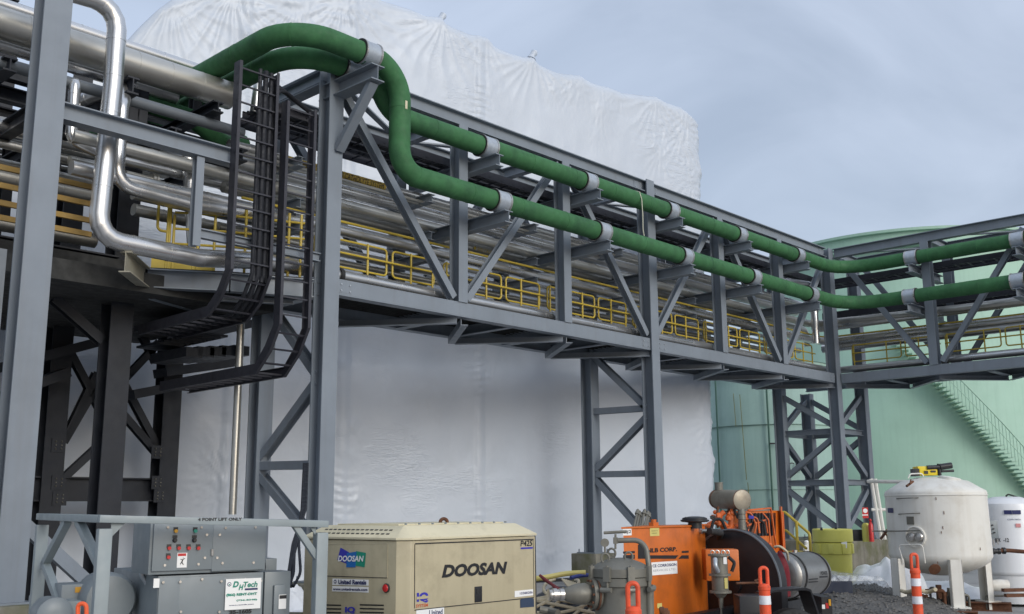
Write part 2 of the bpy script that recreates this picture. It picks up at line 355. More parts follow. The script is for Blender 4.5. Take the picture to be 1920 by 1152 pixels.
for x,y,k,r in [(828,36,1,2.6),(1000,106,1,1.9),(915,70,.5,1.6),(1090,142,.5,1.3),(1230,183,.9,2.0),(1165,172,.5,1.1),(640,-5,1,3.2),(672,30,.7,1.6),(440,-20,1,4.0),(320,0,.9,3.5),(560,10,.9,3.0),(1040,165,.5,.9),(1070,170,.5,.9),(1130,200,.5,1.0),(1290,215,.8,1.6),(1305,330,.8,1.6),(1300,280,.6,1.0),(660,800,.6,.7),(655,850,.5,.7),(665,940,.5,.6),(775,870,.5,.6),(1040,915,.5,.7),(1115,920,.5,.6),(1030,1040,.6,.9),(1125,1000,.6,.8),(420,905,.8,1.0),(418,860,.6,.8),(425,935,.7,.8),(1340,700,1,1.8),(1345,790,.9,1.4),(1350,860,.9,1.2),(1300,960,.5,.8),(930,660,.5,1.2),(860,650,.4,1.0),(1280,250,.7,1.8),(1120,250,.3,.8),(1240,280,.6,1.3),(920,160,.4,.9),(640,680,.4,.8),(820,760,.3,.7)]:
    s,z=along(x,y); pegs.append((s,z,k,r))
seams=[along(x,700)[0] for x in (432,645,900,1330)]
NS,NZ=640,230
def disp(s,z,t):
    P=V((s*.16,z*.16,3.1)); d=.10*noise.noise(P)+.022*noise.noise(P*2.7)
    ww=noise.noise(V((s*.9,z*.55,9)))
    d+=.012*ww+.008*noise.noise(V((s*2.4,z*1.2,2)))
    for ps,pz,k,r in pegs:
        ds,dz=s-ps,z-pz; q=ds*ds+dz*dz
        if q<r*r:
            q=math.sqrt(q); fall=(1-q/r)**1.5; a=math.atan2(dz,ds)
            fold=.6*noise.noise(V((math.cos(a)*4.2,math.sin(a)*4.2,ps)))+1-2*abs(math.sin(a*12+ps*3+1.2*noise.noise(V((q*1.3,ps,0)))+1.5*noise.noise(V((a*2,ps,7)))))**.7
            d+=k*(.022*fold*min(1,q/(.14*r)+.15)*fall+.06*fall*fall)
    for ss in seams:
        e=abs(s-ss); 
        if e<.13: d+=(.030+.015*noise.noise(V((z*4,ss,1)))) *(1-e/.13)**.5
        if e<.42: d+=.020*math.sin(z*34+4*noise.noise(V((s*2,z*.9,ss))))*max(0,noise.noise(V((z*.7,ss,4)))*2.2)*(1-e/.42)
    return d
b=MB(); vs=[]
DEP=9.0
back=-wn
for j in range(NZ+1):
    for i in range(NS+1):
        s=wl*i/NS; zt=ptop(s); t=j/NZ
        z=zt*t; d=disp(s,z,t)
        sx=s
        if i==NS or i==0: d=0
        # rounded shoulder
        top=max(0,(z-(zt-.22))/.22) if zt>1 else 0
        d-=.12*top*top
        ed=max(0,(s-(wl-.5))/.5); d-=.3*ed*ed
        if s>wl-.6: sx=s+.10*noise.noise(V((z*1.6,5,5)))+.06*noise.noise(V((z*5,5,9)))
        d+=.12*max(0,1-z/.5)**2*(.6+noise.noise(V((s*1.5,0,0))))
        vs.append(PL+wd*sx+wn*d+V((0,0,z)))
fs=[(j*(NS+1)+i,j*(NS+1)+i+1,(j+1)*(NS+1)+i+1,(j+1)*(NS+1)+i) for j in range(NZ) for i in range(NS)]
k=len(vs)
# roof going back, and the right-hand and left-hand ends
rn=6
for r in range(1,rn+1):
    for i in range(NS+1):
        s=wl*i/NS; q=vs[NZ*(NS+1)+i]; vs.append(q+back*DEP*r/rn+V((0,0,-.25*math.sin(3.1416*r/rn)+.10*noise.noise(V((s*.7,r,0))))))
def ridx(r,i): return NZ*(NS+1)+i if r==0 else k+(r-1)*(NS+1)+i
for r in range(rn):
    for i in range(NS): fs.append((ridx(r,i),ridx(r,i+1),ridx(r+1,i+1),ridx(r+1,i)))
k2=len(vs)
for side in (0,NS):
    base=len(vs); 
    for r in range(1,rn+1):
        for j in range(NZ):
            q=vs[j*(NS+1)+side]; vs.append(q+back*DEP*r/rn+wd*(.10*noise.noise(V((r*1.3,j*.09,side)))))
    def sidx(r,j):
        if j==NZ: return ridx(r,side)
        return j*(NS+1)+side if r==0 else base+(r-1)*NZ+j
    for r in range(rn):
        for j in range(NZ): fs.append((sidx(r,j),sidx(r,j+1),sidx(r+1,j+1),sidx(r+1,j)))
bld=thing('shrink_wrapped_building','huge building sheeted in white shrink film with a ragged peaked top edge','building',PL)
b.add(vs,fs); b.build('film_sheet',film,bld,sharp=80)
for x,y in [(828,34),(1000,104)]:      # twisted knots over scaffold ends
    s,z=along(x,y); P=PL+wd*s+V((0,0,z-.06))-wn*.12; b=MB()
    b.tube([P,P+V((0,0,.10))+wd*.03,P+V((0,0,.2))+wd*.10,P+V((0,0,.235))+wd*.16],.08,12,rf=lambda t:(.13,.075,.095,.05)[min(3,int(t*3.99))])
    b.build('film_knot',film,bld)
b=MB(); b.box(PL+wd*2-wn*.4-V((0,0,.0)),wd*(wl-3),wn*.62,V((0,0,.07))); b.build('dark_gap_strip',black,bld)  # black strip painted in for the shaded gap under the film
# ================================================================== GREEN TANKS
def tank(name,label,cx_px,d,Rr,H,m,rim=True):
    Rv=hd(cx_px,700,d); c=V((Rv.x,Rv.y,0)); t=thing(name,label,'storage tank',c)
    b=MB(); n=120; hs=[0]+[H*i/7 for i in range(1,7)]+[H]
    pr=[]
    for i,h in enumerate(hs):
        pr.append((Rr+.012*(len(hs)-i),h)); 
        if 0<i<len(hs)-1: pr.append((Rr+.012*(len(hs)-i-1),h+.01))
    b.lathe(c,pr,n); b.build('shell',m,t,sharp=60)
    b=MB(); b.lathe(c,[(Rr+.05,H+.002),(Rr*.5,H+Rr*.06),(.05,H+Rr*.1)],n); b.build('roof',m,t)
    if rim:
        b=MB(); b.lathe(c,[(Rr+.02,H-.72),(Rr+.30,H-.68),(Rr+.30,H-.60),(Rr+.05,H-.58)],n); b.build('wind_girder',m,t)
        b=MB(); b.lathe(c,[(Rr+.02,H-.06),(Rr+.16,H-.05),(Rr+.16,H+.06),(Rr+.02,H+.08)],n); b.build('rim',m,t)
    return t,c
RB=6.6; DB=46.5
big,bc=tank('green_storage_tank','large pale green cylindrical tank with an outside spiral stair on its wall',1706,DB,RB,12.58,tankg)
# spiral stair, descending to the right
def ang_of(px,py,c,Rr):    # angle on the cylinder seen at this pixel (front side)
    d=ray(px,py); o=V((EYE.x-c.x,EYE.y-c.y)); dd=V((d.x,d.y)); A=dd.dot(dd); B=2*o.dot(dd); Cc=o.dot(o)-Rr*Rr; D=B*B-4*A*Cc
    if D<0: return None,None
    t=(-B-math.sqrt(D))/(2*A); P=EYE+d*t; return math.atan2(P.y-c.y,P.x-c.x),P.z
a0,z0=ang_of(1765,728,bc,RB+.4); a1,z1_=ang_of(1918,897,bc,RB+.4)
nst=23; st=None
for k in range(-13,nst+60):
    f=k/nst; a=a0+(a1-a0)*f; z=z0+(z1_-z0)*f
    if z<.2: break
    b=MB(); da=.020
    def P(r,a,z): return V((bc.x+math.cos(a)*r,bc.y+math.sin(a)*r,z))
    r0,r1=RB+.06,RB+.78; h=.05
    b.hexa([P(r0,a-da,z),P(r1,a-da,z),P(r1,a+da,z),P(r0,a+da,z),P(r0,a-da,z+h),P(r1,a-da,z+h),P(r1,a+da,z+h),P(r0,a+da,z+h)])
    b.build('stair_tread',tankg,big)
    if k>=-1:
        b=MB(); b.bar(P(r1,a,z),P(r1,a,z+1.02),.02,.02); b.build('baluster',tankg,big)
kk=[]
for k in range(-1,nst+60):
    f=k/nst; a=a0+(a1-a0)*f; z=z0+(z1_-z0)*f
    if z<.2: break
    kk.append(P(RB+.78,a,z+1.02))
b=MB(); b.tube(kk,.025,6); b.build('stair_rail',tankg,big)
b=MB(); b.tube([p-V((0,0,.5)) for p in kk],.012,6); b.build('stair_midrail',tankg,big)
t2,c2=tank('green_storage_tank','smaller blue green tank with stencilled letters beside the white wrapped wall',1434,38.5,2.32,6.75,tankg2,False)
# vertical pipe, ladder clips, seams and rust runs on the small tank
def cylP(px,py,c,Rr): 
    a,z=ang_of(px,py,c,Rr); return V((c.x+math.cos(a)*Rr,c.y+math.sin(a)*Rr,z)) if a is not None else None
b=MB(); p=cylP(1441,800,c2,2.48); b.cyl((p.x,p.y,.2),(p.x,p.y,6.5),.035,8); b.build('downpipe',mat('dark_green_pipe',(.05,.12,.09),.5),t2)
for y in (832,1010): 
    p=cylP(1450,y,c2,2.5); b=MB(); b.cbox(p,.25,.06,.05,ex=RT,ey=HD); b.build('pipe_clip',black,t2)
b=MB(); p=cylP(1345,800,c2,2.46); b.cyl((p.x,p.y,.2),(p.x,p.y,6.5),.03,8); b.build('conduit',mat('dark_green_pipe'  ,(0,0,0)),t2)
b=MB()
for y0,y1,x in ((740,900,1387),(738,800,1375),(905,960,1402)):
    q=[]
    for i in range(9):
        y=y0+(y1-y0)*i/8; q.append(cylP(x+(y-y0)*.08,y,c2,2.435))
    b.tube(q,.012,4)
b.build('rust_run',tankrust,t2)
P0=cylP(1478,884,c2,2.50); P1=cylP(1514,870,c2,2.50); exx=(P1-P0); exx.z=0
text('CEN',P0+V((0,0,.0)),exx,V((0,0,1)),exx.length*1.0,.30,txtblack,t2)
b=MB(); 
for z in (2.25,4.5): b.lathe(c2,[(2.375,z),(2.40,z+.005),(2.40,z+.02),(2.375,z+.025)],100)
b.build('plate_seam',tankg2,t2)
# ================================================================== PIPE BRIDGE, long span
XK=[CX-.12-2.9*k for k in range(7)]      # node lines, 0 is the corner, 6 the near tower
YB=CY+1.72                               # back truss plane (front face of members)
def column(b,x,y,z0,z1,w=.28,h=.30): b.ibeam((x,y,z0),(x,y,z1),w,h,up=(0,1,0),tf=.024,tw=.016)
def plate(b,c,ex,w,h,t=.014,ey=(0,0,1)):
    ex=V(ex).normalized(); ey=V(ey); n=ex.cross(ey); b.cbox(c,w,h,t,ex,ey,n)
spanA=thing('pipe_bridge','long grey steel truss bridge running from the near lattice tower to the corner tower','pipe bridge',(XK[3],CY,Z1))
XL=lin(282,Y=CY+.15,Z=Z1-.13); UPv=V((0,0,1))
def chords(root,P,Q,nm_top=True):
    pass
for nm,y in (('front',CY+.15),('back',YB+.15)):
    b=MB(); b.ibeam((XK[6]+.16,y,Z2-.13),(XK[0]-.16,y,Z2-.13),.20,.26); b.build('top_chord',steel,spanA)
    b=MB(); b.ibeam((XK[6]+.16,y,Z1-.13),(XK[0]-.16,y,Z1-.13),.20,.26)
    if nm=='front':
        b.cbox(((XK[6]+XK[0])/2,y-.098,Z1-.13),XK[0]-XK[6]-.34,.006,.222)
    b.build('bottom_chord',steel,spanA)
    for k in range(1,6):
        if k==3: continue
        b=MB(); b.ibeam((XK[k],y,Z1+.001),(XK[k],y,Z2-.262),.22,.25,up=(0,1,0)); b.build('post',steel,spanA)
    for k in range(6,0,-1):
        xa,xb=XK[k],XK[k-1]
        za,zb=(Z2-.32,Z1+.08) if k%2==0 else (Z1+.08,Z2-.32)
        xa+=.16; xb-=.16
        b=MB(); b.ibeam((xa,y,za),(xb,y,zb),.13,.15,up=(0,1,0),tf=.012,tw=.01); b.build('diagonal_brace',steel,spanA)
for k in range(6,-1,-1):
    for z in (Z2-.13,Z1-.16):
        b=MB(); b.ibeam((XK[k] if z>7 else XK[k],CY+.262,z),(XK[k],YB+.04,z),.18,.22); b.build('cross_beam',steel,spanA)
    if k<6:
        b=MB(); b.ibeam((XK[k]+1.45,CY+.262,Z1-.17),(XK[k]+1.45,YB+.04,Z1-.17),.14,.18); b.build('cross_beam',steel,spanA)
for k in range(6,0,-1):     # plan bracing at the roof and under the deck
    a,c=(CY+.26,YB+.04) if k%2==0 else (YB+.04,CY+.26)
    b=MB(); b.bar((XK[k]+.1,a,Z2-.12),(XK[k-1]-.1,c,Z2-.12),.12,.03); b.build('plan_brace',steel,spanA)
    for x0,x1,ya,yb in ((XK[k]+.1,XK[k]+1.4,CY+.1,YB+.1),(XK[k]+1.5,XK[k-1]-.1,YB+.1,CY+.1)):
        b=MB(); b.angle((x0,ya,Z1-.33),(x1,yb,Z1-.33),.13,.012); b.build('under_brace',steel,spanA)
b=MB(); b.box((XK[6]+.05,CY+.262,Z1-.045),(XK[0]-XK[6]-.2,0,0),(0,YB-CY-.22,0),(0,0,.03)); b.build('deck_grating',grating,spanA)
b=MB()
for i in range(12):
    y=CY+.34+i*.12; b.box((XK[6]+.05,y,Z1-.075),(XK[0]-XK[6]-.2,0,0),(0,.012,0),(0,0,.03))
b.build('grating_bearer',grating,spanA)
# brackets that carry the green pipes: one beam through the bridge at each node
ZGU=at(860,259,'Y',CY-.30).z; ZGL=at(860,356,'Y',CY-.62).z; RG=.178
print('ZGU,ZGL',ZGU,ZGL)
BX=[XK[k]+.24 for k in range(5,0,-1)]
for x in BX:
    for z,yo in ((ZGU,-.66),(ZGL,-.88)):
        b=MB(); zz=z-RG-.12-.03; b.ibeam((x,CY+yo,zz),(x,YB+.1,zz),.20,.22,tf=.016); b.build('pipe_bracket',steel,spanA)
# portal at the near end: top beam, outrigger and knee brace
b=MB(); b.ibeam((XK[6]+.02,CY+.305,Z2-.14),(XK[6]+.02,YB,Z2-.14),.24,.28); b.build('portal_beam',steel,spanA)
xo=XK[6]+.05; ZT=at(672,97,'Y',CY-.62).z; print('ZT',ZT)
zo=ZT-RG-.25
b=MB(); b.ibeam((xo,CY-.98,zo),(xo,CY+.4,zo),.26,.26,tf=.018); b.build('outrigger',steel,spanA)
b=MB(); b.bar((xo,CY-.86,zo-.13),(xo,CY-.02,zo-1.05),.10,.16,up=(1,0,0)); b.build('outrigger_brace',steel,spanA)
# ---- short span turning towards the camera
YK=[CY-2.65*k for k in range(6)]; YK[1]=CY-2.62; YE=YK[-1]
spanB=thing('pipe_bridge','shorter grey steel truss bridge leaving the corner tower toward the right edge','pipe bridge',(CX,CY-2.6,Z1))
XB=CX+1.55
for nm,x in (('front',CX+.05),('back',XB)):
    y0=CY-.02 if nm=='front' else CY+.3
    b=MB(); b.ibeam((x,CY-.02,Z2-.13),(x,YE,Z2-.13),.20,.26); b.build('top_chord',steel,spanB)
    b=MB(); b.ibeam((x,CY-.02,Z1-.13),(x,YE,Z1-.13),.20,.26)
    if nm=='front': b.box((x-.101,YE,Z1-.242),(0,CY-.03-YE,0),(.006,0,0),(0,0,.224))
    b.build('bottom_chord',steel,spanB)
    for y in YK[1:]:
        b=MB(); b.ibeam((x,y,Z1+.001),(x,y,Z2-.262),.22,.25,up=(1,0,0)); b.build('post',steel,spanB)
    for ya,za,yb,zb in [(YK[k]-.2,(Z2-.35,Z1+.08)[k%2],YK[k+1]+.2,(Z1+.08,Z2-.35)[k%2]) for k in range(5)]:
        b=MB(); b.ibeam((x,ya,za),(x,yb,zb),.13,.15,up=(1,0,0),tf=.012,tw=.01); b.build('diagonal_brace',steel,spanB)
for y in YK+[CY-1.3-2.65*k for k in range(5)]:
    for z in ((Z2-.13,Z1-.16) if y in YK else (Z1-.17,)):
        b=MB(); b.ibeam((CX+.16,y,z),(XB-.11,y,z),.18,.22); b.build('cross_beam',steel,spanB)
for ya,yb in zip(YK,YK[1:]):
    b=MB(); b.bar((CX+.1,ya-.1,Z2-.12),(XB,yb+.1,Z2-.12),.12,.03); b.build('plan_brace',steel,spanB)
    b=MB(); b.angle((CX+.1,ya-.1,Z1-.33),(XB,(ya+yb)/2,Z1-.33),.13,.012); b.angle((XB,(ya+yb)/2,Z1-.33),(CX+.1,yb,Z1-.33),.13,.012); b.build('under_brace',steel,spanB)
b=MB(); b.box((CX+.16,YE,Z1-.045),(XB-CX-.27,0,0),(0,CY-YE-.2,0),(0,0,.03)); b.build('deck_grating',grating,spanB)
for y in [v+.24 for v in YK[1:]]:
    for z,xo_ in ((ZGU,-.60),(ZGL,-.88)):
        zz=z-RG-.15; b=MB(); b.ibeam((CX+xo_,y,zz),(XB,y,zz),.20,.22,tf=.016); b.build('pipe_bracket',steel,spanB)
# ================================================================== SUPPORT TOWERS
def footing(x,y,z1,w=.75,label=''):
    t=MB(); t.box((x-w/2,y-w/2,-.1),(w,0,0),(0,w,0),(0,0,z1+.1)); o=t.build('concrete_footing',concrete,loc=(x,y,0),bevel=.02); tag(o,label,'footing','concrete footings under the towers'); return o
def bolts(b,x,y,z,w=.22):
    for i in (-1,1):
        for j in (-1,1): b.cyl((x+i*w,y+j*w,z),(x+i*w,y+j*w,z+.07),.016,8)
def col_obj(t,x,y,z0,z1,w=.28,h=.30,m=None):
    b=MB(); column(b,x,y,z0,z1,w,h); b.cbox((x,y,z0+.012),.52,.52,.024); bolts(b,x,y,z0+.024); return b.build('column',m or steel,t)
YC=CY+.15; YBC=YB+.15
# near tower (left)
tA=thing('support_tower','near lattice tower of two columns standing left of the tan compressor','steel tower',(XK[6],YC,0),'lattice towers under the pipe bridges')
zf=lin(972+96,X=XK[6],Y=YC) if False else .62
col_obj(tA,XK[6],YC,.62,Z2); col_obj(tA,XK[6],YBC,.62,Z2-.3)
def zat(py,x,y):  # height seen at image row py above (x,y)
    lo,hi=-2,15
    for _ in range(40):
        mid=(lo+hi)/2
        if proj((x,y,mid))[1]>py: lo=mid
        else: hi=mid
    return lo
def ybrace(t,x,zf,zb,nm='diagonal_brace',s=.15,y0=None,y1=None):
    b=MB(); b.ibeam((x,y0 or YC+.13,zf),(x,y1 or YBC-.13,zb),s*.9,s,up=(1,0,0),tf=.012,tw=.01); b.build(nm,steel,t)
x=XK[6]; f=lambda y:zat(y,x,YC+.15); g_=lambda y:zat(y,x,YBC-.15)
ybrace(tA,x,f(715),g_(858)); ybrace(tA,x,f(872),g_(874),'strut'); ybrace(tA,x,f(1012),g_(893)); ybrace(tA,x,f(705),g_(570))
footing(x,YC,.62,.8,'mossy concrete footing under the near tower, beside the tan compressor'); footing(x,YBC,.62,.8,'concrete footing under the back leg of the near tower')
tB=thing('support_tower','middle lattice tower of two columns standing behind the grey strainer vessel','steel tower',(XK[3],YC,0),'lattice towers under the pipe bridges')
x=XK[3]; col_obj(tB,x,YC,.70,Z2+.02); col_obj(tB,x,YBC,.70,Z2-.3)
ybrace(tB,x,f(765),g_(668)); ybrace(tB,x,f(765)*1.0,g_(770),'strut') if False else None
ybrace(tB,x,f(766),g_(772),'strut'); ybrace(tB,x,f(782),g_(882)); ybrace(tB,x,f(888),g_(890),'strut'); ybrace(tB,x,f(1015),g_(898))
footing(x,YC,.70,.7,'concrete footing hidden behind the orange machine'); footing(x,YBC,.70,.7,'square concrete footing behind the round strainer lid')
tC=thing('support_tower','four legged lattice tower standing at the corner of the bridges','steel tower',(CX+.7,CY+.9,0),'lattice towers under the pipe bridges')
CXC=XK[0]; XR=XB
cols={'f':(CXC,YC),'l':(CXC,YBC),'r':(XR,YC),'b':(XR,YBC)}
for k,(x_,y_) in cols.items(): col_obj(tC,x_,y_,.78,Z2 if k!='b' else Z1-.3,.26,.30)
zl=[Z1-.45,zat(808,CXC,YC),zat(904,CXC,YC),.95]
def br(p,q,nm='diagonal_brace',s=.15):
    p,q=V(p),V(q); d=(q-p).normalized(); b=MB(); b.ibeam(p+d*.16,q-d*.16,s*.9,s,up=(0,0,1) if abs(d.z)<.2 else d.cross(V((0,0,1))),tf=.012,tw=.01); b.build(nm,steel,tC)
for a,c,flip in (('f','l',0),('f','r',0),('l','b',1),('r','b',1)):
    A,Cc=cols[a],cols[c]
    for z in zl[1:3]: br((*A,z),(*Cc,z),'strut')
    br((*A,zl[1]+.08),(*Cc,zl[0])); br((*A,zl[1]-.1),(*Cc,zl[2]+.1)) ; br((*A,zl[3]),(*Cc,zl[2]-.12))
b=MB(); b.box((CXC-1.2,YC-.45,-.1),(4.6,0,0),(0,3.0,0),(0,0,.88)); o=b.build('concrete_plinth',concrete,loc=(CXC,YC,0),bevel=.02); tag(o,'long low weathered concrete plinth under the corner tower','footing')
# bolted splice plates where chords meet the columns
for x_,sg in ((XK[6]+.30,1),(XK[3]-.30,1),(XK[3]+.30,1),(XK[0]-.30,1)):
    for z_ in (Z1-.13,Z2-.13):
        b=MB(); b.box((x_-.13,CY+.044 if z_<6 else CY+.134,z_-.085),(.26,0,0),(0,.008 if z_<6 else .01,0),(0,0,.17)); pl_=b.build('splice_plate',steel,spanA)
        for i_ in (-1,1):
            for j_ in (-1,1):
                b=MB(); yy_=(CY+.044 if z_<6 else CY+.134); b.cyl((x_+i_*.085,yy_-.014,z_+j_*.05),(x_+i_*.085,yy_,z_+j_*.05),.014,6); b.build('bolt',galv,pl_)
# tall column at the left edge with its side beam
xA=lin(33+38,Y=CY,Z=at(71,555,'Y',CY).z)-.04
tD=thing('steel_column_frame','tall broad grey column crossing the whole left side with a beam to its right','steel column',(xA,YC,0))
col_obj(tD,xA,CY+.17,.62,10.6,.36,.34)
zb_=at(260,247,'Y',CY+.1).z; print('zb',zb_)
xe=lin(437,Y=CY+.15,Z=zb_)
b=MB(); b.ibeam((xA+.19,CY+.15,zb_),(xe,CY+.15,zb_),.20,.24); b.build('side_beam',steel,tD)
xp=lin(368,Y=CY+.15,Z=6); b=MB(); b.ibeam((xp,CY+.15,zb_-.13),(xp,CY+.15,zat(462,xp,CY+.15)),.12,.13,up=(0,1,0)); b.build('hanger',steel,tD)
zz=zat(436,xp,CY+.15); b=MB(); b.ibeam((xp+.07,CY+.15,zz),(XK[6]-.16,CY+.15,zz),.1,.14); b.build('hanger_beam',steel,tD)
# deck extension to the left of the near tower
PZp=Z1-.03
PE=[at(276,505,'Z',PZp),at(432,513,'Z',PZp),V((XK[6]-.14,CY+.3,PZp))]
for p_,q_ in zip(PE,PE[1:]):
    d_=(q_-p_).normalized(); b=MB(); b.ibeam(p_-UPv*.15+d_*.01,q_-UPv*.15-d_*.01,.18,.29); b.build('platform_beam',steel,tD)
PB_=at(236,470,'Z',PZp); b=MB(); b.ibeam(PE[0]-UPv*.16+(PB_-PE[0]).normalized()*.12,PB_-UPv*.16,.16,.30); b.build('platform_stringer',mat('beige_steel',(.28,.265,.21),.6,dirt=(.1,.09,.07),dirt_amt=.4),tD)
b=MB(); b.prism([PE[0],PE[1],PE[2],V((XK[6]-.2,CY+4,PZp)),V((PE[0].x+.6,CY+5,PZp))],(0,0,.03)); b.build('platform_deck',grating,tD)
for p,q in ((PE[0]+V((.2,.2,-.36)),V((XK[6]-.3,CY+2.6,Z1-.36))),(PE[1]+V((0,.3,-.34)),V((XK[6]-.3,CY+.6,Z1-.36)))):
    b=MB(); b.angle(p,q,.1,.01); b.build('under_brace',steel,tD)
b=MB(); b.bar((xA-.2,CY+.3,1.9),(xA+2.1,CY+.3,-.1),.12,.16); b.build('knee_brace',steel,tD)
footing(xA,CY+.17,.62,.8,'concrete footing with green moss at the bottom left corner')
# ================================================================== GREEN PIPES
def arcseg(path,a,b): return path
def gpipe(name,label,pts,rad,clamps):
    path=fillet(pts,rad,12); t=thing(name,label,'pipe',pts[0],'green wrapped pipes')
    # slightly lumpy wrap: subdivide straight runs
    fine=[path[0]]
    for a,c in zip(path,path[1:]):
        n=max(1,int((c-a).length/.35)); fine+= [a+(c-a)*(i/n) for i in range(1,n+1)]
    b=MB(); b.tube(fine,RG,28,seam=1.25)
    for v in b.v:
        pass
    o=b.build('pipe_wrap',green,t,sharp=28)
    for v in o.data.vertices:
        w=v.co+V(pts[0]); v.co+= (noise.noise(w*2.1)*.006+noise.noise(w*7)*.002)*V((noise.noise(w+V((9,0,0))),.5,1)).normalized()
    for c,d in clamps:
        c,d=V(c),V(d).normalized()
        b=MB(); b.tube([c-d*.15,c-d*.149,c+d*.149,c+d*.15],RG+.022,28,rf=lambda u:RG+.022)
        cl=b.build('pipe_saddle',galv,t)
        for s in (-.15,.15):
            b=MB(); b.tube([c+d*(s-.014),c+d*(s+.014)],RG+.034,28); b.build('band_rim',chrome,cl)
        b=MB(); b.tube([c-d*.175,c-d*.17],RG+.026,28); b.build('rubber_liner',rubber,cl)
    return t
YL,YU=CY-.62,CY-.30
xl=lin(750,Y=YL,Z=8.2); xu=lin(714,Y=YU,Z=8.6)
xb1=at(548,80,'Y',YL).x; 
P0=V((lin(380,Y=CY+1.9,Z=ZT),CY+1.9,ZT))
XG=CX-.62; XGU=CX-.30
low=[(xb1,CY+7.5,ZT+.01),(xb1,YL,ZT+.01),(xl,YL,ZT+.0),(xl,YL,ZGL),(CX-.62,YL,ZGL),(CX-.62,YE,ZGL)]
gpipe('green_pipe','green wrapped pipe that loops highest and drops farthest, nearest the viewer',low,[.75,.62,.42,1.1],
  [((XK[6]+.12,YL,ZT+.02),(1,0,0))]+[((x,YL,ZGL),(1,0,0)) for x in BX]+[((CX-.62,y,ZGL),(0,1,0)) for y in [v+.24 for v in YK[1:]]])
up=[(xb1+.42,CY+7.5,ZT-.09),(xb1+.42,YU+.14,ZT-.09),(xu,YU+.14,ZT-.09),(xu+.25,YU,ZGU),(CX-.30,YU,ZGU),(CX-.30,YE,ZGU)]
gpipe('green_pipe','green wrapped pipe behind the other at the loop and above it along the bridge',up,[.75,.5,.45,1.0],
  [((XK[6]+.12,YU+.14,ZT-.09),(1,0,0))]+[((x,YU,ZGU),(1,0,0)) for x in BX]+[((CX-.30,y,ZGU),(0,1,0)) for y in [v+.24 for v in YK[1:]]])
b=MB(); b.cbox((xl-.02,YL-RG-.004,zat(203,xl,YL)),.045,.006,.14); o=b.build('tape_patch',tanlight,None,loc=(xl,YL,8)); tag(o,'small pale tape patch stuck on the dropping green pipe','tape')
# pale cord hanging from the upper green pipe
xc=lin(1203,Y=YU-.2,Z=ZGU); b=MB()
q=[V((xc-.02,YU,ZGU+RG+.01)),V((xc,YU-.15,ZGU+.12)),V((xc,YU-.2,ZGU-.05)),V((xc+.02,YU-.2,ZGU-.4)),V((xc+.0,YU-.21,zat(432,xc,YU-.2))),V((xc+.07,YU-.22,zat(462,xc,YU)))]
b.tube(q,.011,6); o=b.build('hanging_cord',mat('pale_cord',(.5,.5,.4),.7),loc=q[0]); tag(o,'thin pale cord hanging from the upper green pipe at the middle tower','cord')
# ================================================================== METAL-CLAD PIPES INSIDE THE BRIDGE
GP='insulated pipes inside the bridges'
def pipe(label,pts,r,m=None,rad=.4,seam=.75,n=28,group=GP,name='insulated_pipe',cat='pipe'):
    path=fillet(pts,rad,4) if len(pts)>2 else [V(p) for p in pts]
    b=MB(); b.tube(path,r,n,seam=seam); o=b.build(name,m or stain,loc=pts[0],sharp=16); tag(o,label,cat,group); return o
def ppair(py0,py1,Y,px=627):     # centre height and radius of a pipe seen between two rows at px
    a=at(px,py0,'Y',Y).z; c=at(px,py1,'Y',Y).z; return (a+c)/2,(a-c)/2*.95
X0=XK[6]-1.2; XE=CX+.8
cfg=[(317,334,CY+1.25,stain,'thin clad pipe with the yellow warning band, highest in the bridge'),
     (342,368,CY+1.50,stain,'bright clad pipe in the bridge with a black diamond mark, second from top'),
     (369,392,CY+1.05,stain2,'clad pipe with pale sheen, third from top inside the bridge'),
     (391,412,CY+1.35,stain2,'dull clad pipe lettered in yellow, just above the thin yellow line'),
     (417,441,CY+1.0,stain,'bright banded clad pipe just above the yellow hand rails'),
     (463,480,CY+1.45,stain2,'dark clad pipe seen behind the yellow hand rails'),
     (446,457,CY+1.62,stain,'slim bright clad pipe seen just over the top of the yellow hand rails'),
     (484,497,CY+1.66,stain2,'slim clad pipe low behind the yellow hand rails')]
PZ=[]
for i,(a,c,Y,m,lb) in enumerate(cfg):
    z,r=ppair(a,c,Y); PZ.append((z,r,Y))
    x0=X0-(2.6 if i in (2,4) else 0)
    if i in (0,1,5,6,7): pts=[(x0,Y,z),(XE-.35,Y,z)]
    elif i==2: pts=[(x0,Y,z),(CX+.55,Y,z),(CX+.55,YE,z-.32)]
    elif i==3: pts=[(x0,Y,z),(CX+.75,Y,z),(CX+.75,Y,z-.5)]
    else: pts=[(x0,Y,z),(CX+.95,Y,z),(CX+.95,YE,z-.10)]
    pipe(lb,pts,r,m)
for i,(a,c,Y) in enumerate([(332,335,CY+.95),(337,341,CY+1.02)]):
    z,r=ppair(a,c,Y); pipe('thin brown conduit, '+('upper' if i==0 else 'lower')+' of the pair under the warning band pipe',[(X0,Y,z),(XE,Y,z)],.028,stain2,seam=0,n=8,name='conduit',cat='conduit',group='thin conduits')
z,r=ppair(411,414,CY+.78); zy=z; pipe('thin yellow gas line running the length of the bridge',[(X0,CY+.78,z),(CX+.75,CY+.78,z),(CX+.75,YE,z-.05)],.024,yellow,seam=0,n=8,name='gas_line',group=None)
zd=Z1+.17; pipe('bright clad pipe lying low along the deck edge of the bridge',[(XK[6]-.1,CY+.46,zd),(CX+.42,CY+.46,zd),(CX+.42,YE,zd)],.098,stain,rad=.3)
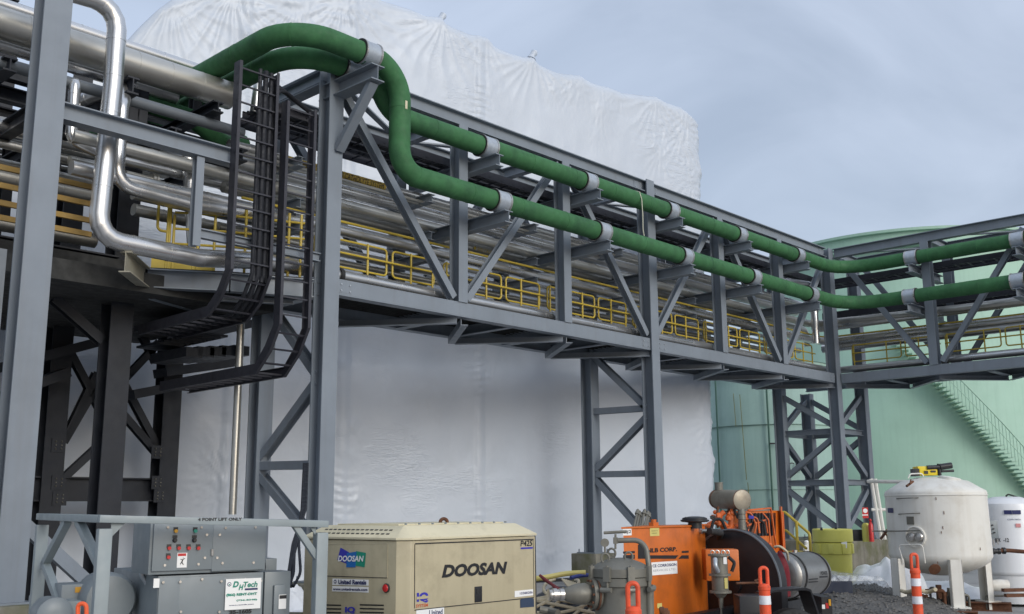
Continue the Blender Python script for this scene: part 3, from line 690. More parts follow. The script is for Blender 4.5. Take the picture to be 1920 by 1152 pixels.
b=MB(); xx=lin(633,Y=CY+.46,Z=zd); b.tube([(xx,CY+.46,zd),(xx+.07,CY+.46,zd)],.125,20); o=b.build('pipe_clamp',rubber,loc=(xx,CY+.46,zd)); tag(o,'black clamp round the low deck pipe next to the near tower','clamp')
# right-hand bridge extra pipes
pipe('clad pipe with sheen, upper of the big pair in the right bridge',[(CX+.62,CY+1.0,zat(600,CX+.62,CY-1.0)),(CX+.62,YE,zat(600,CX+.62,CY-1.0))],.13,stain)
pipe('clad pipe with a bright streak, lower of the big pair in the right bridge',[(CX+1.05,CY+1.0,zat(638,CX+1.05,CY-1.3)),(CX+1.05,YE,zat(638,CX+1.05,CY-1.3))],.125,stain)
pipe('short polished pipe dropping beside the corner column',[(CX-2.2,CY+.7,ZGU-.42),(CX-.35,CY+.5,ZGU-.32),(CX-.35,CY+.5,ZGL-.9)],.105,stain,rad=.22,seam=.5)
# pipe supports: beams across at the pipe levels
sup=thing('pipe_support_set','steel support beams that carry the clad pipes across the long bridge','pipe supports',(XK[3],CY,7))
for k in range(6,0,-1):
    for z in (PZ[0][0]-PZ[0][1]-.085,PZ[3][0]-PZ[3][1]-.085,PZ[4][0]-PZ[4][1]-.085):
        b=MB(); b.ibeam((XK[k]-.14,CY+.72,z),(XK[k]-.14,YB+.28,z),.16,.16,tf=.012); b.build('support_beam',steel,sup)
# yellow bands and lettering on pipes
def pband(z,r,Y,px0,px1,txt,root_label,col=yellow,h=.07,name='pipe_marker',cat='pipe label',tm=None,full=True):
    x0=lin(px0,Y=Y-r,Z=z); x1=lin(px1,Y=Y-r,Z=z); t=thing(name,root_label,cat,(x0,Y-r,z))
    if full:
        b=MB(); m=10; vs=[]
        for xx in (x0,x1):
            for i in range(m+1):
                a=R(-150+130*i/m-15); vs.append((xx,Y+math.cos(a)*(r+.006),z+math.sin(a)*(r+.006)))
        # visible side: facing -Y and down
        vs=[]
        for xx in (x0,x1):
            for i in range(m+1):
                a=R(140+100*i/m); vs.append((xx,Y+math.cos(a)*(r+.006),z+math.sin(a)*(r+.006)))
        b.add(vs,[(i,i+1,m+2+i,m+1+i) for i in range(m)]); b.build('band',col,t)
    a=R(196); nrm=V((0,math.cos(a),math.sin(a))); upv=V((0,math.sin(a),-math.cos(a))); 
    if upv.z<0: upv=-upv
    P=V((x0,Y,z))+nrm*(r+.012)-upv*h/2
    L_=x1-x0
    text(txt,P+V((L_*.05,0,0)),(1,0,0),upv,L_*.9,h,tm or txtblack,t)
z,r,Y=PZ[0]; wm=mat('mustard_label',(.30,.22,.04),.5)
pband(z,r,Y,536,604,'\u25C6  HOT','mustard warning label reading HOT left of the near tower',wm,.11)
pband(z,r,Y,627,724,'TO CATHOLYTE SYSTEM','mustard warning label reading TO CATHOLYTE SYSTEM on the top pipe',wm,.10)
z,r,Y=PZ[1]; pband(z,r,Y,627,639,'\u25C6','small amber label with a black diamond on the bright second pipe',yellow,.09)
z,r,Y=PZ[3]; pband(z,r,Y,884,942,'\u25C6 50% CAUSTIC \u25C6','yellow lettered pipe label between the first two bridge posts','x' and wm,.10,tm=yellow,full=False)
# ================================================================== CABLE TRAYS
def tray(label,segs,side,up,w=.60,h=.15,rung=.30,cables=0,m=None,group='cable trays',flange=.03):
    """segs: centre path; side: unit width vector; ladder tray hugging the path"""
    t=thing('cable_tray',label,'cable tray',segs[0],group); side=V(side).normalized()
    pth=[V(p) for p in segs]
    for s in (-1,1):
        b=MB()
        # C-shaped side rail: mitred quads along the path
        ups=[]
        for i,p in enumerate(pth):
            d=(pth[min(i+1,len(pth)-1)]-pth[max(i-1,0)]).normalized(); ups.append(side.cross(d).normalized() if up is None else V(up))
        vs=[]
        for p,u in zip(pth,ups):
            o=p+side*s*w/2
            for du,ds in ((-h/2,0),(h/2,0),(h/2,-s*flange),(h/2-.008,-s*flange),(h/2-.008,-s*.008),(-h/2+.008,-s*.008),(-h/2+.008,-s*flange),(-h/2,-s*flange)):
                vs.append(o+u*du+side*ds)
        n=len(pth); fs=[]
        for i in range(n-1):
            for k in range(8): fs.append((i*8+k,i*8+(k+1)%8,(i+1)*8+(k+1)%8,(i+1)*8+k))
        fs+= [tuple(range(7,-1,-1)),tuple((n-1)*8+k for k in range(8))]
        b.add(vs,fs); b.build('side_rail',m or tray_m,t,sharp=25)
    acc=.1
    for i in range(len(pth)-1):
        a,c=pth[i],pth[i+1]; Ls=(c-a).length; d=(c-a).normalized(); u=side.cross(d).normalized() if up is None else V(up)
        while acc<Ls:
            b=MB(); q=a+d*acc-u*(h*.22); b.bar(q-side*w/2,q+side*w/2,.028,.022,up=d); b.build('rung',tray_m,t)
            acc+=rung
        acc-=Ls
    for i in range(cables):
        off=(-.5+(i+.5)/cables)*w*.7
        if flange>.04: off=w*(.08+.30*i/max(1,cables-1))
        b=MB(); uu=[side.cross((pth[min(j+1,len(pth)-1)]-pth[max(j-1,0)]).normalized()).normalized() for j in range(len(pth))] if up is None else [V(up)]*len(pth)
        b.tube([p+side*off-u*(h*.22-.035-.012*((i*7)%3)) for p,u in zip(pth,uu)],.021+.006*((i*5)%3)+(.010 if flange>.04 else 0),8); b.build('cable',cable_m,t)
    return t
zt1=at(700,233,'Y',CY+.35).z; zt2=at(700,292,'Y',CY+.9).z; print('trays',zt1,zt2)
zt1=ZGU-RG-.15+.11+.075; 
zt2=ZGL-RG-.15+.11+.085
zt2b=at(627,272,'Y',CY+1.25).z; print('zt2b',zt2b,zt1,zt2)
def sag(p,q,n=8): return [V(p)+(V(q)-V(p))*i/n for i in range(n+1)]
tray('upper dark ladder tray of cables running along the long bridge',sag((XK[6]-1.0,CY+.85,zt1),(CX+.5,CY+.85,zt1),2),(0,1,0),(0,0,1),w=.72,cables=5,rung=.33)
tray('lower dark ladder tray running along the long bridge',sag((XK[6]-.9,CY+1.25,zt2b),(CX+.5,CY+1.25,zt2b),2),(0,1,0),(0,0,1),w=.55,h=.18,cables=3,rung=.33)
tray('upper dark ladder tray along the right hand bridge',sag((CX+.75,CY+.9,zt1),(CX+.75,YE,zt1),2),(1,0,0),(0,0,1),w=.72,cables=4,rung=.33)
tray('lower dark ladder tray along the right hand bridge',sag((CX+1.2,CY+.9,zt2+.22),(CX+1.2,YE,zt2+.22),2),(1,0,0),(0,0,1),w=.55,h=.2,cables=3,rung=.33)
# two vertical ladder trays left of the near tower; they turn back at the foot
vtr=mat('vertical_tray_paint',(.075,.085,.105),.5,.1,.15,3)
def vtray(label,pxl,pxr,pytop,pybend,Y,depth_end,drop,cab):
    Zm=at((pxl+pxr)/2,(pytop+pybend)/2,'Y',Y).z
    xa,xb_=lin(pxl,Y=Y,Z=Zm),lin(pxr,Y=Y,Z=Zm); xm=(xa+xb_)/2; zt=zat(pytop,xm,Y); zb=zat(pybend,xm,Y)
    p=[V((xm,Y,zt)),V((xm,Y,zb)),V((xm,Y+.22,zb-.34)),V((xm,Y+.52,zb-drop)),V((xm,Y+depth_end,zb-drop-.02))]
    return tray(label,p,(1,0,0),None,w=xb_-xa,h=.16,rung=.27,cables=cab,flange=.05,group='cable trays'),p
_,pv1=vtray('tall vertical ladder tray with black cables, curving back at its foot',436,512,128,512,CY-.02,2.6,.55,3)
_,pv2=vtray('vertical ladder tray beside the near tower that ends in the lowest curve',526,583,200,612,CY-.10,3.4,.62,0)
bt=MB()
for i,(xo,zt) in enumerate(((487,138),(502,148),(511,152))):
    Zm=6.8; x=lin(xo,Y=CY-.02,Z=Zm); ztop=zat(zt,x,CY); 
    q=fillet([(x,CY+.03,pv1[1].z-.1),(x,CY+.03,ztop),(XK[6]-.35,CY+.35,zt1+.06),(XK[6]+.6,CY+.75,zt1+.05)],[.35,.5],8)
    c=MB(); c.tube(q,.038-.006*i,10); o=c.build('power_cable',cable_m,loc=q[0]); tag(o,['thick black cable on the left of three rising beside the vertical tray','thick black cable in the middle of three rising beside the vertical tray','thinner black cable on the right of three rising beside the vertical tray'][i],'cable','cables rising beside the vertical tray')
# ================================================================== YELLOW HAND RAILS
def rrect(b,P,ex,ez,w,h,r,rad=.07,left=True,right=True):
    pts=[P+ex*(w/2),P+ex*w,P+ex*w+ez*h,P+ez*h,P,P+ex*(w/2)] 
    path=fillet([P+ex*w/2,P+ex*w,P+ex*w+ez*h,P+ez*h,P+V((0,0,0)),P+ex*w/2-ex*.001],rad,5)
    b.tube(path[:-1],r,8,closed=True)
def handrail(label,P,ex,L,m=yellow,h=.47,base=.60,grp='yellow hand rails on the bridge walkways',r=.019):
    t=thing('hand_rail',label,'hand rail',P,grp); P=V(P); ex=V(ex).normalized(); ez=V((0,0,1))
    b=MB(); rrect(b,P+ez*base,ex,ez,L*.56,h,r); b.build('rail_loop',m,t)
    b=MB(); rrect(b,P+ez*base+ex*L*.61,ex,ez,L*.36,h,r); b.build('rail_loop',m,t)
    n=ex.cross(ez)*.05
    b=MB(); b.tube([P+ez*(base+h*.5)+n-ex*.0,P+ez*(base+h*.5)+n+ex*L],r,8); b.build('mid_rail',m,t)
    for f_ in (.02,.40,.76,.95):
        b=MB(); b.tube([P+ex*L*f_+n*.5+ez*.42,P+ex*L*f_+n*.5+ez*(base+h+(.02 if f_<.9 else -.2))],r*1.05,8); b.build('rail_post',m,t)
    return t
zr=at(640,450,'Y',CY+.72).z; base=.60; P=(XK[6]+.16,CY+.72,zr-.47-base); print('rail deck z',P[2],Z1)
ordn=['first','second','third','fourth','fifth','sixth']
for k in range(6):
    handrail('yellow tubular hand rail panel, %s from the near tower'%ordn[k],(XK[6-k]+.16,CY+.72,zr-.47-base),(1,0,0),2.74)
for k in range(3):
    handrail('yellow tubular hand rail panel on the right bridge, %s from the corner'%ordn[k],(CX+.62,CY-.1-2.62*k,zr-.47-base),(0,-1,0),2.5)
# platform rail left of the near tower, along the skewed platform edge
t=thing('hand_rail','yellow hand rail with a solid kick plate on the platform left of the vertical trays','hand rail',PE[0],'yellow hand rails on the bridge walkways')
inn=V((.05,.12,.03))
def onE(px):
    for p_,q_ in zip(PE,PE[1:]):
        for k in range(41):
            w=p_+(q_-p_)*k/40
            if proj(w)[0]>=px: return w+inn
    return PE[-1]+inn
b=MB(); p_,q_=onE(281),onE(402); d_=(q_-p_); b.box(p_,d_,d_.cross(UPv).normalized()*.012,UPv*.17); b.build('kick_plate',yellow,t)
for px,h in ((308,1.05),(314,1.05),(322,.88),(362,1.0),(370,1.0),(400,.9),(457,1.06),(472,1.06),(541,1.06),(562,1.06)):
    b=MB(); w=onE(px); b.tube([w,w+UPv*h],.022,8); b.build('rail_post',yellow,t)
for z in (.42,.66,.92):
    b=MB(); b.tube([onE(322)+UPv*z,onE(431)+UPv*z,onE(590)+UPv*z],.02,8); b.build('rail_bar',yellow,t)
b=MB(); w=onE(288); b.tube(fillet([w+UPv*1.08,w+UPv*.62,onE(312)+UPv*.60],.08,5),.022,8); b.build('rail_loop',yellow,t)
# ================================================================== PIPEWORK AT THE LEFT
GL='clad pipes in the left pipe stack'
def lp(label,px0,py0,px1,Y,hpx,m=stain,ext=0,seam=.7,**k):
    P=at(px0,py0,'Y',Y); dpt=(P-EYE).dot(CF); r=hpx/2/FPX*dpt*.97
    x1=lin(px1,Y=Y,Z=P.z); return pipe(label,[(P.x-ext,Y,P.z),(x1,Y,P.z)],r,m,group=GL,seam=seam,**k)
lp('huge dirty clad pipe crossing the upper left, thickest of all',60,62,432,CY+1.55,62,stain2,ext=6,seam=.55)
lp('bright clad pipe just above the huge dirty one, ending at the green pipes',200,75,400,CY+2.3,26,stain,ext=6)
lp('clad pipe in shade, just below the huge dirty one',60,100,330,CY+2.1,32,stain,ext=6)
lp('grey painted pipe with a capped end, upper left',60,135,455,CY+1.2,24,pipegrey,ext=6,seam=0)
lp('long bright clad pipe level with the side beam',60,252,436,CY+1.9,29,stain,ext=6)
lp('thinner clad pipe under the long bright one, upper left',60,283,205,CY+2.0,18,stain2,ext=6)
lp('short dull clad pipe with valves, left of the twin risers',130,300,205,CY+1.6,19,stain2)
lp('mossy dull clad pipe between ochre battens, far left',40,340,185,CY+2.4,34,stain2,ext=6)
lp('clad pipe at mid height crossing left of the tower under the long bright one',225,300,436,CY+1.5,20,stain,seam=.6)
lp('thin dark pipe below the thinner clad pipe at far left',60,318,200,CY+2.6,16,stain2,ext=6)
lp('clad pipe in shadow behind the ochre battens, lowest at far left',60,430,178,CY+2.8,30,stain2,ext=6)
lp('clad pipe leaving the platform corner toward the tower',250,362,602,CY+1.2,27,stain,seam=.6)
lp('lower clad pipe behind the vertical trays',250,393,600,CY+1.7,24,stain2)
# twin risers
def riser(label,pts_px,Y,wpx,m=stain,rad=.28,seam=.55):
    pts=[]
    for (x,y,*dy) in pts_px: pts.append(at(x,y,'Y',Y+(dy[0] if dy else 0)))
    dpt=(pts[1]-EYE).dot(CF); r=wpx/2/FPX*dpt*.97
    return pipe(label,pts,r,m,rad=rad,group='clad risers at the left',seam=seam,name='pipe_riser')
riser('tall clad riser bending over at the top and out at the foot toward the trays',[(60,-35),(222,12),(212,160),(182,446),(372,484),(480,489),(606,508)],CY+.62,36,rad=[.35,.3,.32,.2,.2])
riser('shorter clad riser just right of the tall one, with an arched top',[(150,190,1.2),(236,160,.3),(229,200),(218,346),(360,385),(600,420)],CY+.95,26,rad=.26)
riser('slim clad riser behind the big column with a rounded top',[(138,210,1.2),(141,150),(133,262),(210,300)],CY+1.1,22,rad=.16)
riser('short clad drop pipe behind the hanger post',[(352,270),(363,470)],CY+1.3,24,rad=.1)
riser('polished upright pipe behind the top of the vertical trays',[(484,158),(473,240)],CY+1.6,18,rad=.1)
riser('thin tall clad downpipe beside the back leg of the near tower',[(452,600),(436,965)],CY+2.2,15,stain2)
b=MB(); P=at(262,332,'Y',CY+1.3); b.cyl(P-V((.22,0,0)),P+V((.18,0,0)),.05,12); b.cyl(P+V((.18,0,0)),P+V((.22,0,0)),.11,16); b.cyl(P+V((.23,0,0)),P+V((.27,0,0)),.11,16); o=b.build('flanged_stub',stain2,loc=P); tag(o,'small flanged stub of pipe just right of the twin risers','pipe fitting')
# ochre timber battens
for k,(x0,y0,x1,y1) in enumerate(((0,312,175,346),(0,346,175,384),(0,379,172,419),(0,407,168,447))):
    Y=CY+1.35; A=at(x0,y0,'Y',Y); xq=lin(x1+4,Y=Y,Z=A.z); b=MB(); b.box((A.x-3,Y,A.z-.04),(xq-A.x+3,0,0),(0,.05,0),(0,0,.075)); o=b.build('timber_batten',wood,loc=A); tag(o,'ochre timber batten, %s of four crossing behind the big column'%['topmost','second from the top','second from the bottom','lowest'][k],'batten','ochre battens at the left')
# ================================================================== BLACK STEEL PROCESS STRUCTURE AT THE LEFT
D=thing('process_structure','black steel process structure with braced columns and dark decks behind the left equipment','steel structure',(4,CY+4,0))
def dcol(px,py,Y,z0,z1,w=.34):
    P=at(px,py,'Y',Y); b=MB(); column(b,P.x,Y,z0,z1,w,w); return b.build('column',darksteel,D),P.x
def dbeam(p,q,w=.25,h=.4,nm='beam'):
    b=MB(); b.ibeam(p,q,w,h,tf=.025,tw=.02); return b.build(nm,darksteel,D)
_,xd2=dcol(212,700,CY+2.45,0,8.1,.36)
Y3=CY+5.2
_,xd1=dcol(98,800,Y3,0,9.6,.36); _,xd3=dcol(312,800,Y3,0,6.2,.36); _,xd0=dcol(-60,800,Y3,0,9.6,.36)
# big beam along the front of the lower deck
zb1=at(60,495,'Y',CY+2.3).z
dbeam((-8,CY+2.3,zb1),(lin(215,Y=CY+2.3,Z=zb1),CY+2.3,zb1),.3,.62)
b=MB(); b.box((-8,CY+2.1,zb1+.10),(lin(235,Y=CY+2.3,Z=zb1)+8,0,0),(0,7.0,0),(0,0,.14)); b.build('lower_deck',grating,D)
for i in range(6): dbeam((-1.5+i*1.35,CY+2.5,zb1-.12),(-1.5+i*1.35,CY+9,zb1-.12),.2,.36)
for i in range(3): dbeam((-8,CY+4.3+i*1.8,zb1-.2),(xd2+.4,CY+4.3+i*1.8,zb1-.2),.2,.36)
zh=at(200,918,'Y',Y3).z; dbeam((xd0,Y3,zh),(xd3-.18,Y3,zh),.25,.42)
zh2=at(60,762,'Y',Y3).z
def dbr(x0,y0,x1,y1,Y=Y3,w=.13):
    p,q=at(x0,y0,'Y',Y),at(x1,y1,'Y',Y); b=MB(); b.ibeam(p,q,w,w,up=(0,1,0),tf=.012,tw=.01); b.build('brace',darksteel,D)
for a in ((100,560,190,640,CY+2.6,.15),(118,830,200,690),(125,650,188,770),(190,640,300,850),(215,760,293,850),(118,830,180,700),(225,720,300,640),(115,900,180,840),(255,610,292,680)):
    dbr(*a)
for x,y in ((110,835),(110,905),(296,848),(296,905),(300,930),(112,935)):
    P=at(x,y,'Y',Y3-.2); b=MB(); s=.12; b.prism([P+V((-s,0,-s)),P+V((s,0,-s)),P+V((s,0,s)),P+V((-s,0,s))],(0,.014,0)); b.build('gusset',darksteel,D)
    for i in (-1,1):
        for j in (-1,0,1):
            b=MB(); b.cyl(P+V((i*.05,-.02,j*.07)),P+V((i*.05,.0,j*.05)),.012,8); b.build('bolt',castgrey,D)
# open stair and shelves behind
for (x0,y0,x1,y1) in ((240,742,430,705),(300,700,440,680),(330,640,480,605),(0,690,190,640),(0,745,120,700)):
    p=at(x0,y0,'Y',CY+4.6); q=at(x1,y1,'Y',CY+4.6); b=MB(); b.bar(p,q,.5,.16); b.build('stair_stringer',darksteel,D)
for i in range(7):
    x,y=300+i*14,640-i*3
    P=at(x,y+10,'Y',CY+3.4); b=MB(); b.cbox(P,.5,.7,.04); b.build('stair_tread',darksteel,D)
# tangle of upper steel
zu=9.9
for i in range(5): dbeam((-4+i*1.9,CY+.9,zu+.35),(-4+i*1.9,CY+8,zu+.35),.2,.3)
for Yq,z in ((CY+1.0,zu+.05),(CY+3.2,zu),(CY+5,zu)): dbeam((-8,Yq,z+.5),(xA+.7 if Yq<CY+2 else xd2-1,Yq,z+.5),.22,.32)
for (x0,y0,x1,Y,h) in ((0,130,90,CY+3.2,.28),(0,175,250,CY+3.6,.24),(0,215,110,CY+3.4,.22),(240,190,300,CY+2.6,.2),(235,235,445,CY+2.7,.24),(250,205,440,CY+3.4,.2),(390,262,520,CY+2.4,.2),(245,300,440,CY+3.0,.2)):
    P=at(x0,y0,'Y',Y); dbeam((P.x-(4 if x0==0 else 0),Y,P.z),(lin(x1,Y=Y,Z=P.z),Y,P.z),.18,h)
for (x,y,Y0,Y1,h) in ((250,160,CY+.9,CY+4.5,.26),(150,230,CY+1.2,CY+5,.22),(60,215,CY+1,CY+5,.22),(330,250,CY+1,CY+4,.18),(410,200,CY+.9,CY+4,.18),(20,120,CY+1,CY+5,.2),(455,290,CY+.6,CY+3.6,.2)):
    P=at(x,y,'Y',Y0); dbeam((P.x,Y0,P.z),(P.x,Y1,P.z),.18,h)
for (x,y0,y1,Y) in ((252,150,290,CY+2.1),(268,150,250,CY+2.1),(367,180,240,CY+2.4),(402,205,245,CY+2.4),(20,250,420,CY+4),(105,270,460,CY+3.4)):
    p,q=at(x,y0,'Y',Y),at(x,y1,'Y',Y); q.x=p.x; b=MB(); b.ibeam(p,q,.16,.16,up=(0,1,0),tf=.012,tw=.01); b.build('post',darksteel,D)
b=MB(); P=at(60,220,'Y',CY+3)
for i in range(7): b.tube([P+V((-3,.3*i,-.3)),P+V((3.0,.3*i,.0))],.06,8)
o=b.build('pipe_bundle',stain2,loc=P); tag(o,'bundle of small dark pipes in the far upper left corner','pipe bundle')
P=at(340,250,'Y',CY+2.2)
b=MB(); b.tube(fillet([P+V((-.7,0,.35)),P+V((.2,0,.3)),P+V((.9,.1,.05)),P+V((1.3,.2,.2))],.3,6),.16,14); o=b.build('pipe_elbow',green,loc=P); tag(o,'small green pipe bend under the huge dirty pipe','pipe')
# dark deck slab added behind the platform to darken the steel below
b=MB(); b.box((XL-1.6,CY+1.3,Z1-.42),(XK[6]-XL+1.4,0,0),(0,4.6,0),(0,0,.30)); b.build('darkening_slab',grating,D)
for k in range(5):
    b=MB(); P=at(300+k*26,612-k*3,'Y',CY+2.6); b.cbox(P,.34,1.1,.10); b.build('stair_tread',darksteel,D)
for k in range(5):
    b=MB(); P=at(330+k*22,668-k*1,'Y',CY+3.0); b.cbox(P,.30,1.2,.16); b.build('stair_tread',darksteel,D)
# grey box beyond the big column, and a slim post at the very edge
P=at(4,470,'Y',CY-.5); b=MB(); b.cbox((P.x-.12,P.y,P.z/2),.28,.2,P.z); o=b.build('edge_post',pipegrey,loc=(P.x,P.y,0)); tag(o,'slim grey green post cut by the left edge of the picture','post')
UP=V((0,0,1))
def flat(v): v=V(v); v.z=0; return v.normalized()
class Face:
    """a vertical face through P with horizontal direction ex; picks points seen at a pixel"""
    def __init__(s,P,ex): s.P=V(P); s.ex=flat(ex); s.n=s.ex.cross(UP); s.n=-s.n if s.n.dot(EYE-s.P)<0 else s.n
    def p(s,x,y,off=0): return hit(x,y,s.P+s.n*off,s.n)
    def ic(s,x,y,out=0): return s.p(x,y)+s.n*out
    def rect(s,b,x0,y0,x1,y1,t=.01,out=.001):   # plate seen between two corner pixels
        A=s.p(x0,y0); Bq=s.p(x1,y1); w=(Bq-A).dot(s.ex); h=A.z-Bq.z
        b.box(V((A.x,A.y,Bq.z))+s.n*out,s.ex*w,UP*h,s.n*t); return b
    def txt(s,t,x0,y0,x1,y1,m,parent,out=.002,**k):   # lower left pixel to upper right pixel
        A=s.p(x0,y0); Bq=s.p(x1,y1); w=(Bq-A).dot(s.ex); 
        h=hit(x0,y1+(y0-y1)*0,s.P,s.n).z-A.z if 'h' not in k else k.pop('h')
        return text(t,A+s.n*out,s.ex,UP,abs(w),abs(Bq.z-A.z) if k.pop('hq',None) is None else h,m,parent,depth=.0,**k)
def one(b,name,m,parent,**k): return b.build(name,m,parent,**k)
def prismz(poly,z0,z1): 
    b=MB(); b.prism([V((p.x,p.y,z0)) for p in poly],(0,0,z1-z0)); return b
# ================================================================== GREY DEHUMIDIFIER SKID
A=hd(198,966,7.5); B_=hd(602,976,8.4); C_=hd(81,963,9.0); zt=A.z
e1=flat(B_-A); e2=e1.cross(UP); e2=-e2 if e2.dot(C_-A)<0 else e2
LA=V((A.x,A.y,0)); w1=(V((B_.x,B_.y,0))-LA).dot(e1); w2=(V((C_.x,C_.y,0))-LA).length*.97
zA,zB,zC=A.z,B_.z,C_.z
Bg=LA+e1*w1; Cg=V((C_.x,C_.y,0)); Dg=Bg+(Cg-LA)
fr=thing('skid_cage','pale grey welded lifting frame with 4 POINT LIFT ONLY on its top rail','lifting frame',LA)
Tt=.095
for P,z,nm in ((LA,zA,0),(Bg,zB,0),(Cg,zC,0),(Dg,zB+zC-zA,0)):
    b=MB(); b.cbox(P+UP*(z-Tt)/2,Tt,Tt,z-Tt,e1,e2,UP); one(b,'post',framegrey,fr,bevel=.008)
def rail(P,zp,Q,zq,nm='top_rail',s=Tt,ext=Tt/2):
    a=P+UP*(zp-Tt/2); c=Q+UP*(zq-Tt/2); d=(c-a).normalized(); a=a+UP*.02; c=c+UP*.02; b=MB(); b.bar(a-d*ext,c+d*ext,s,s*.56); return one(b,nm,framegrey,fr,bevel=.006)
rail(LA,zA,Bg,zB); rail(LA,zA,Cg,zC,ext=-Tt/2); rail(Bg,zB,Dg,zB+zC-zA,ext=-Tt/2); rail(Cg,zC,Dg,zB+zC-zA)
FF=Face(LA-e2*(Tt/2),e1); FS=Face(LA,Cg-LA); FI=Face(LA,e1)
def brace(F,x0,y0,x1,y1,s=.06):
    b=MB(); b.bar(F.p(x0,y0),F.p(x1,y1),s,s,up=F.n); one(b,'brace',framegrey,fr,bevel=.005)
brace(FS,127,976,82,1062); brace(FS,147,976,190,1066); brace(FS,84,1056,116,1140); brace(FI,552,984,594,1046,.05)
b=MB(); F=FI; b.prism([F.p(208,977)-e2*.006,F.p(238,978)-e2*.006,F.p(208,1008)-e2*.006],e2*.012); one(b,'corner_gusset',framegrey,fr)
b=MB(); b.prism([F.p(592,984)-e2*.006,F.p(578,984)-e2*.006,F.p(592,1006)-e2*.006],e2*.012); one(b,'corner_gusset',framegrey,fr)
for P,Q in ((LA,Bg),(LA,Cg),(Bg,Dg),(Cg,Dg)):
    b=MB(); b.bar(P+UP*.12,Q+UP*.12,Tt,Tt*1.3); one(b,'base_rail',framegrey,fr)
FT=Face(LA-e2*(Tt/2+.001),e1); FT.txt('4 POINT LIFT ONLY',371,977.5,454,970.5,txtblack,fr,bold=.04)
# the machine inside
dh=thing('dehumidifier','grey steel dehumidifier with two control boxes above panelled doors and a rental sign','dehumidifier',LA+e1*.3+e2*.3)
F2=Face(LA+e2*.30,e1)
def boxpx(name,F,x0,y0,x1,y1,depth,m,parent,bev=.006,out=0):
    a=F.p(x0,y0); c=F.p(x1,y1); w=(c-a).dot(F.ex); b=MB(); b.box(V((a.x,a.y,c.z))+F.n*out,F.ex*w,UP*(a.z-c.z),-F.n*depth); return one(b,name,m,parent,bevel=bev)
z0=F2.p(290,1068).z
boxpx('control_box',F2,283,977,497,1070,.52,cabgrey,dh)
CD=[]
for x0,x1 in ((288,395),(399,494)): 
    o=boxpx('control_door',F2,x0,980.5,x1,1067.5,.02,cabgrey,dh,bev=.004,out=.024); CD.append(o)
lb=thing  # noqa
a=F2.p(297,1081); c=F2.p(491,1160)
b=MB(); b.box(V((a.x,a.y,.25)),F2.ex*(c-a).dot(F2.ex),UP*(a.z-.25),-F2.n*1.45); one(b,'lower_cabinet',cabgrey,dh,bevel=.006)
a2=F2.p(262,1079.5)
for x0,x1 in ((298,333),(336,416),(419,489)):
    boxpx('cabinet_door',F2,x0,1083,x1,1165,.015,cabgrey,dh,bev=.003,out=.018)
# screws
for (x,y) in ((313,989),(376,989),(386,1003),(382,1046),(370,1058),(307,1060),(421,990),(477,989),(410,1003),(405,1046),(415,1056),(473,1055),(304,1092),(336,1091),(377,1086),(413,1090),(458,1086),(487,1089),(409,1147),(337,1147)):
    b=MB(); P=F2.p(x,y)+F2.n*.024; b.cyl(P,P+F2.n*.008,.010,8); one(b,'screw',chrome,(CD[0] if x<397 else CD[1]) if y<1075 else dh)
for (x,y,m) in ((327.5,995,amber),(364,995,teal),(315,1027,red),(333,1027,red),(351.5,1027,red),(369.5,1027,red),(313.5,1044,red)):
    P=F2.p(x,y)+F2.n*.024; b=MB(); b.cbox(P+UP*.012,.034,.026,.008,F2.ex,UP,F2.n); pl=one(b,'legend_plate',black,CD[0])
    b=MB(); b.cyl(P-UP*.004,P-UP*.004+F2.n*.024,.0135,12); one(b,'indicator',m,CD[0])
for (x,y) in ((326,1010),(362.5,1010)):
    P=F2.p(x,y)+F2.n*.024; b=MB(); b.cbox(P+UP*.014,.036,.022,.008,F2.ex,UP,F2.n); b.lathe(P-UP*.012,[(.018,0),(.018,.012),(.012,.016),(.012,.03)],14,ax=F2.n); one(b,'selector_switch',black,CD[0])
b=MB(); F2.rect(b,331,1037,348,1064,.002,.024); sg=one(b,'warning_sign',white,dh)
b=MB(); F2.rect(b,332,1038,347,1042.5,.001,.0265); one(b,'red_stripe',red,sg)
# falling figure pictogram
b=MB(); q=lambda x,y:F2.p(x,y)+F2.n*.028
b.tube([q(341.5,1046.5),q(341.4,1046.5)],.006,8); b.tube([q(341,1049),q(339,1054)],.0045,6); b.tube([q(341,1049.5),q(345,1047)],.0025,6); b.tube([q(341,1049.5),q(336.5,1048.5)],.0025,6); b.tube([q(339,1054),q(342,1059)],.003,6); b.tube([q(339,1054),q(336,1058)],.003,6)
one(b,'pictogram',txtblack,sg)
b=MB(); b.cyl(F2.p(396,1030)+F2.n*.03,F2.p(396,1042)+F2.n*.03,.012,8); one(b,'hinge',chrome,dh)
# rental sign
b=MB(); F2.rect(b,421,1086,485,1140,.003,.0335); rs_=one(b,'rental_sign',white,dh)
FSg=Face(F2.P+F2.n*.0375,e1)
FSg.txt('D',436,1102,448,1090,txtteal,rs_,bold=.05,shear=.25); FSg.txt('H',447,1107,457,1096,txtteal,rs_,bold=.05,shear=.25); FSg.txt('Tech',456,1102,483,1090,txtteal,rs_,bold=.03,shear=.2)
b=MB(); P=FSg.p(430,1096); b.lathe(P,[(.016,0),(.016,.001)],20,ax=FSg.n); one(b,'drop_mark',txtnavy,rs_)
b=MB(); b.lathe(P+FSg.n*.0015,[(.011,0),(.001,.001)],20,ax=FSg.n); one(b,'drop_mark',white,rs_)
b=MB(); P=P+FSg.n*.003-UP*.002; b.lathe(P,[(.0055,0),(.0055,.001)],12,ax=FSg.n); one(b,'drop_mark',txtteal,rs_)
b=MB(); FSg.rect(b,459,1103.6,483,1106,.001,.0); one(b,'sign_line',txtnavy,rs_)
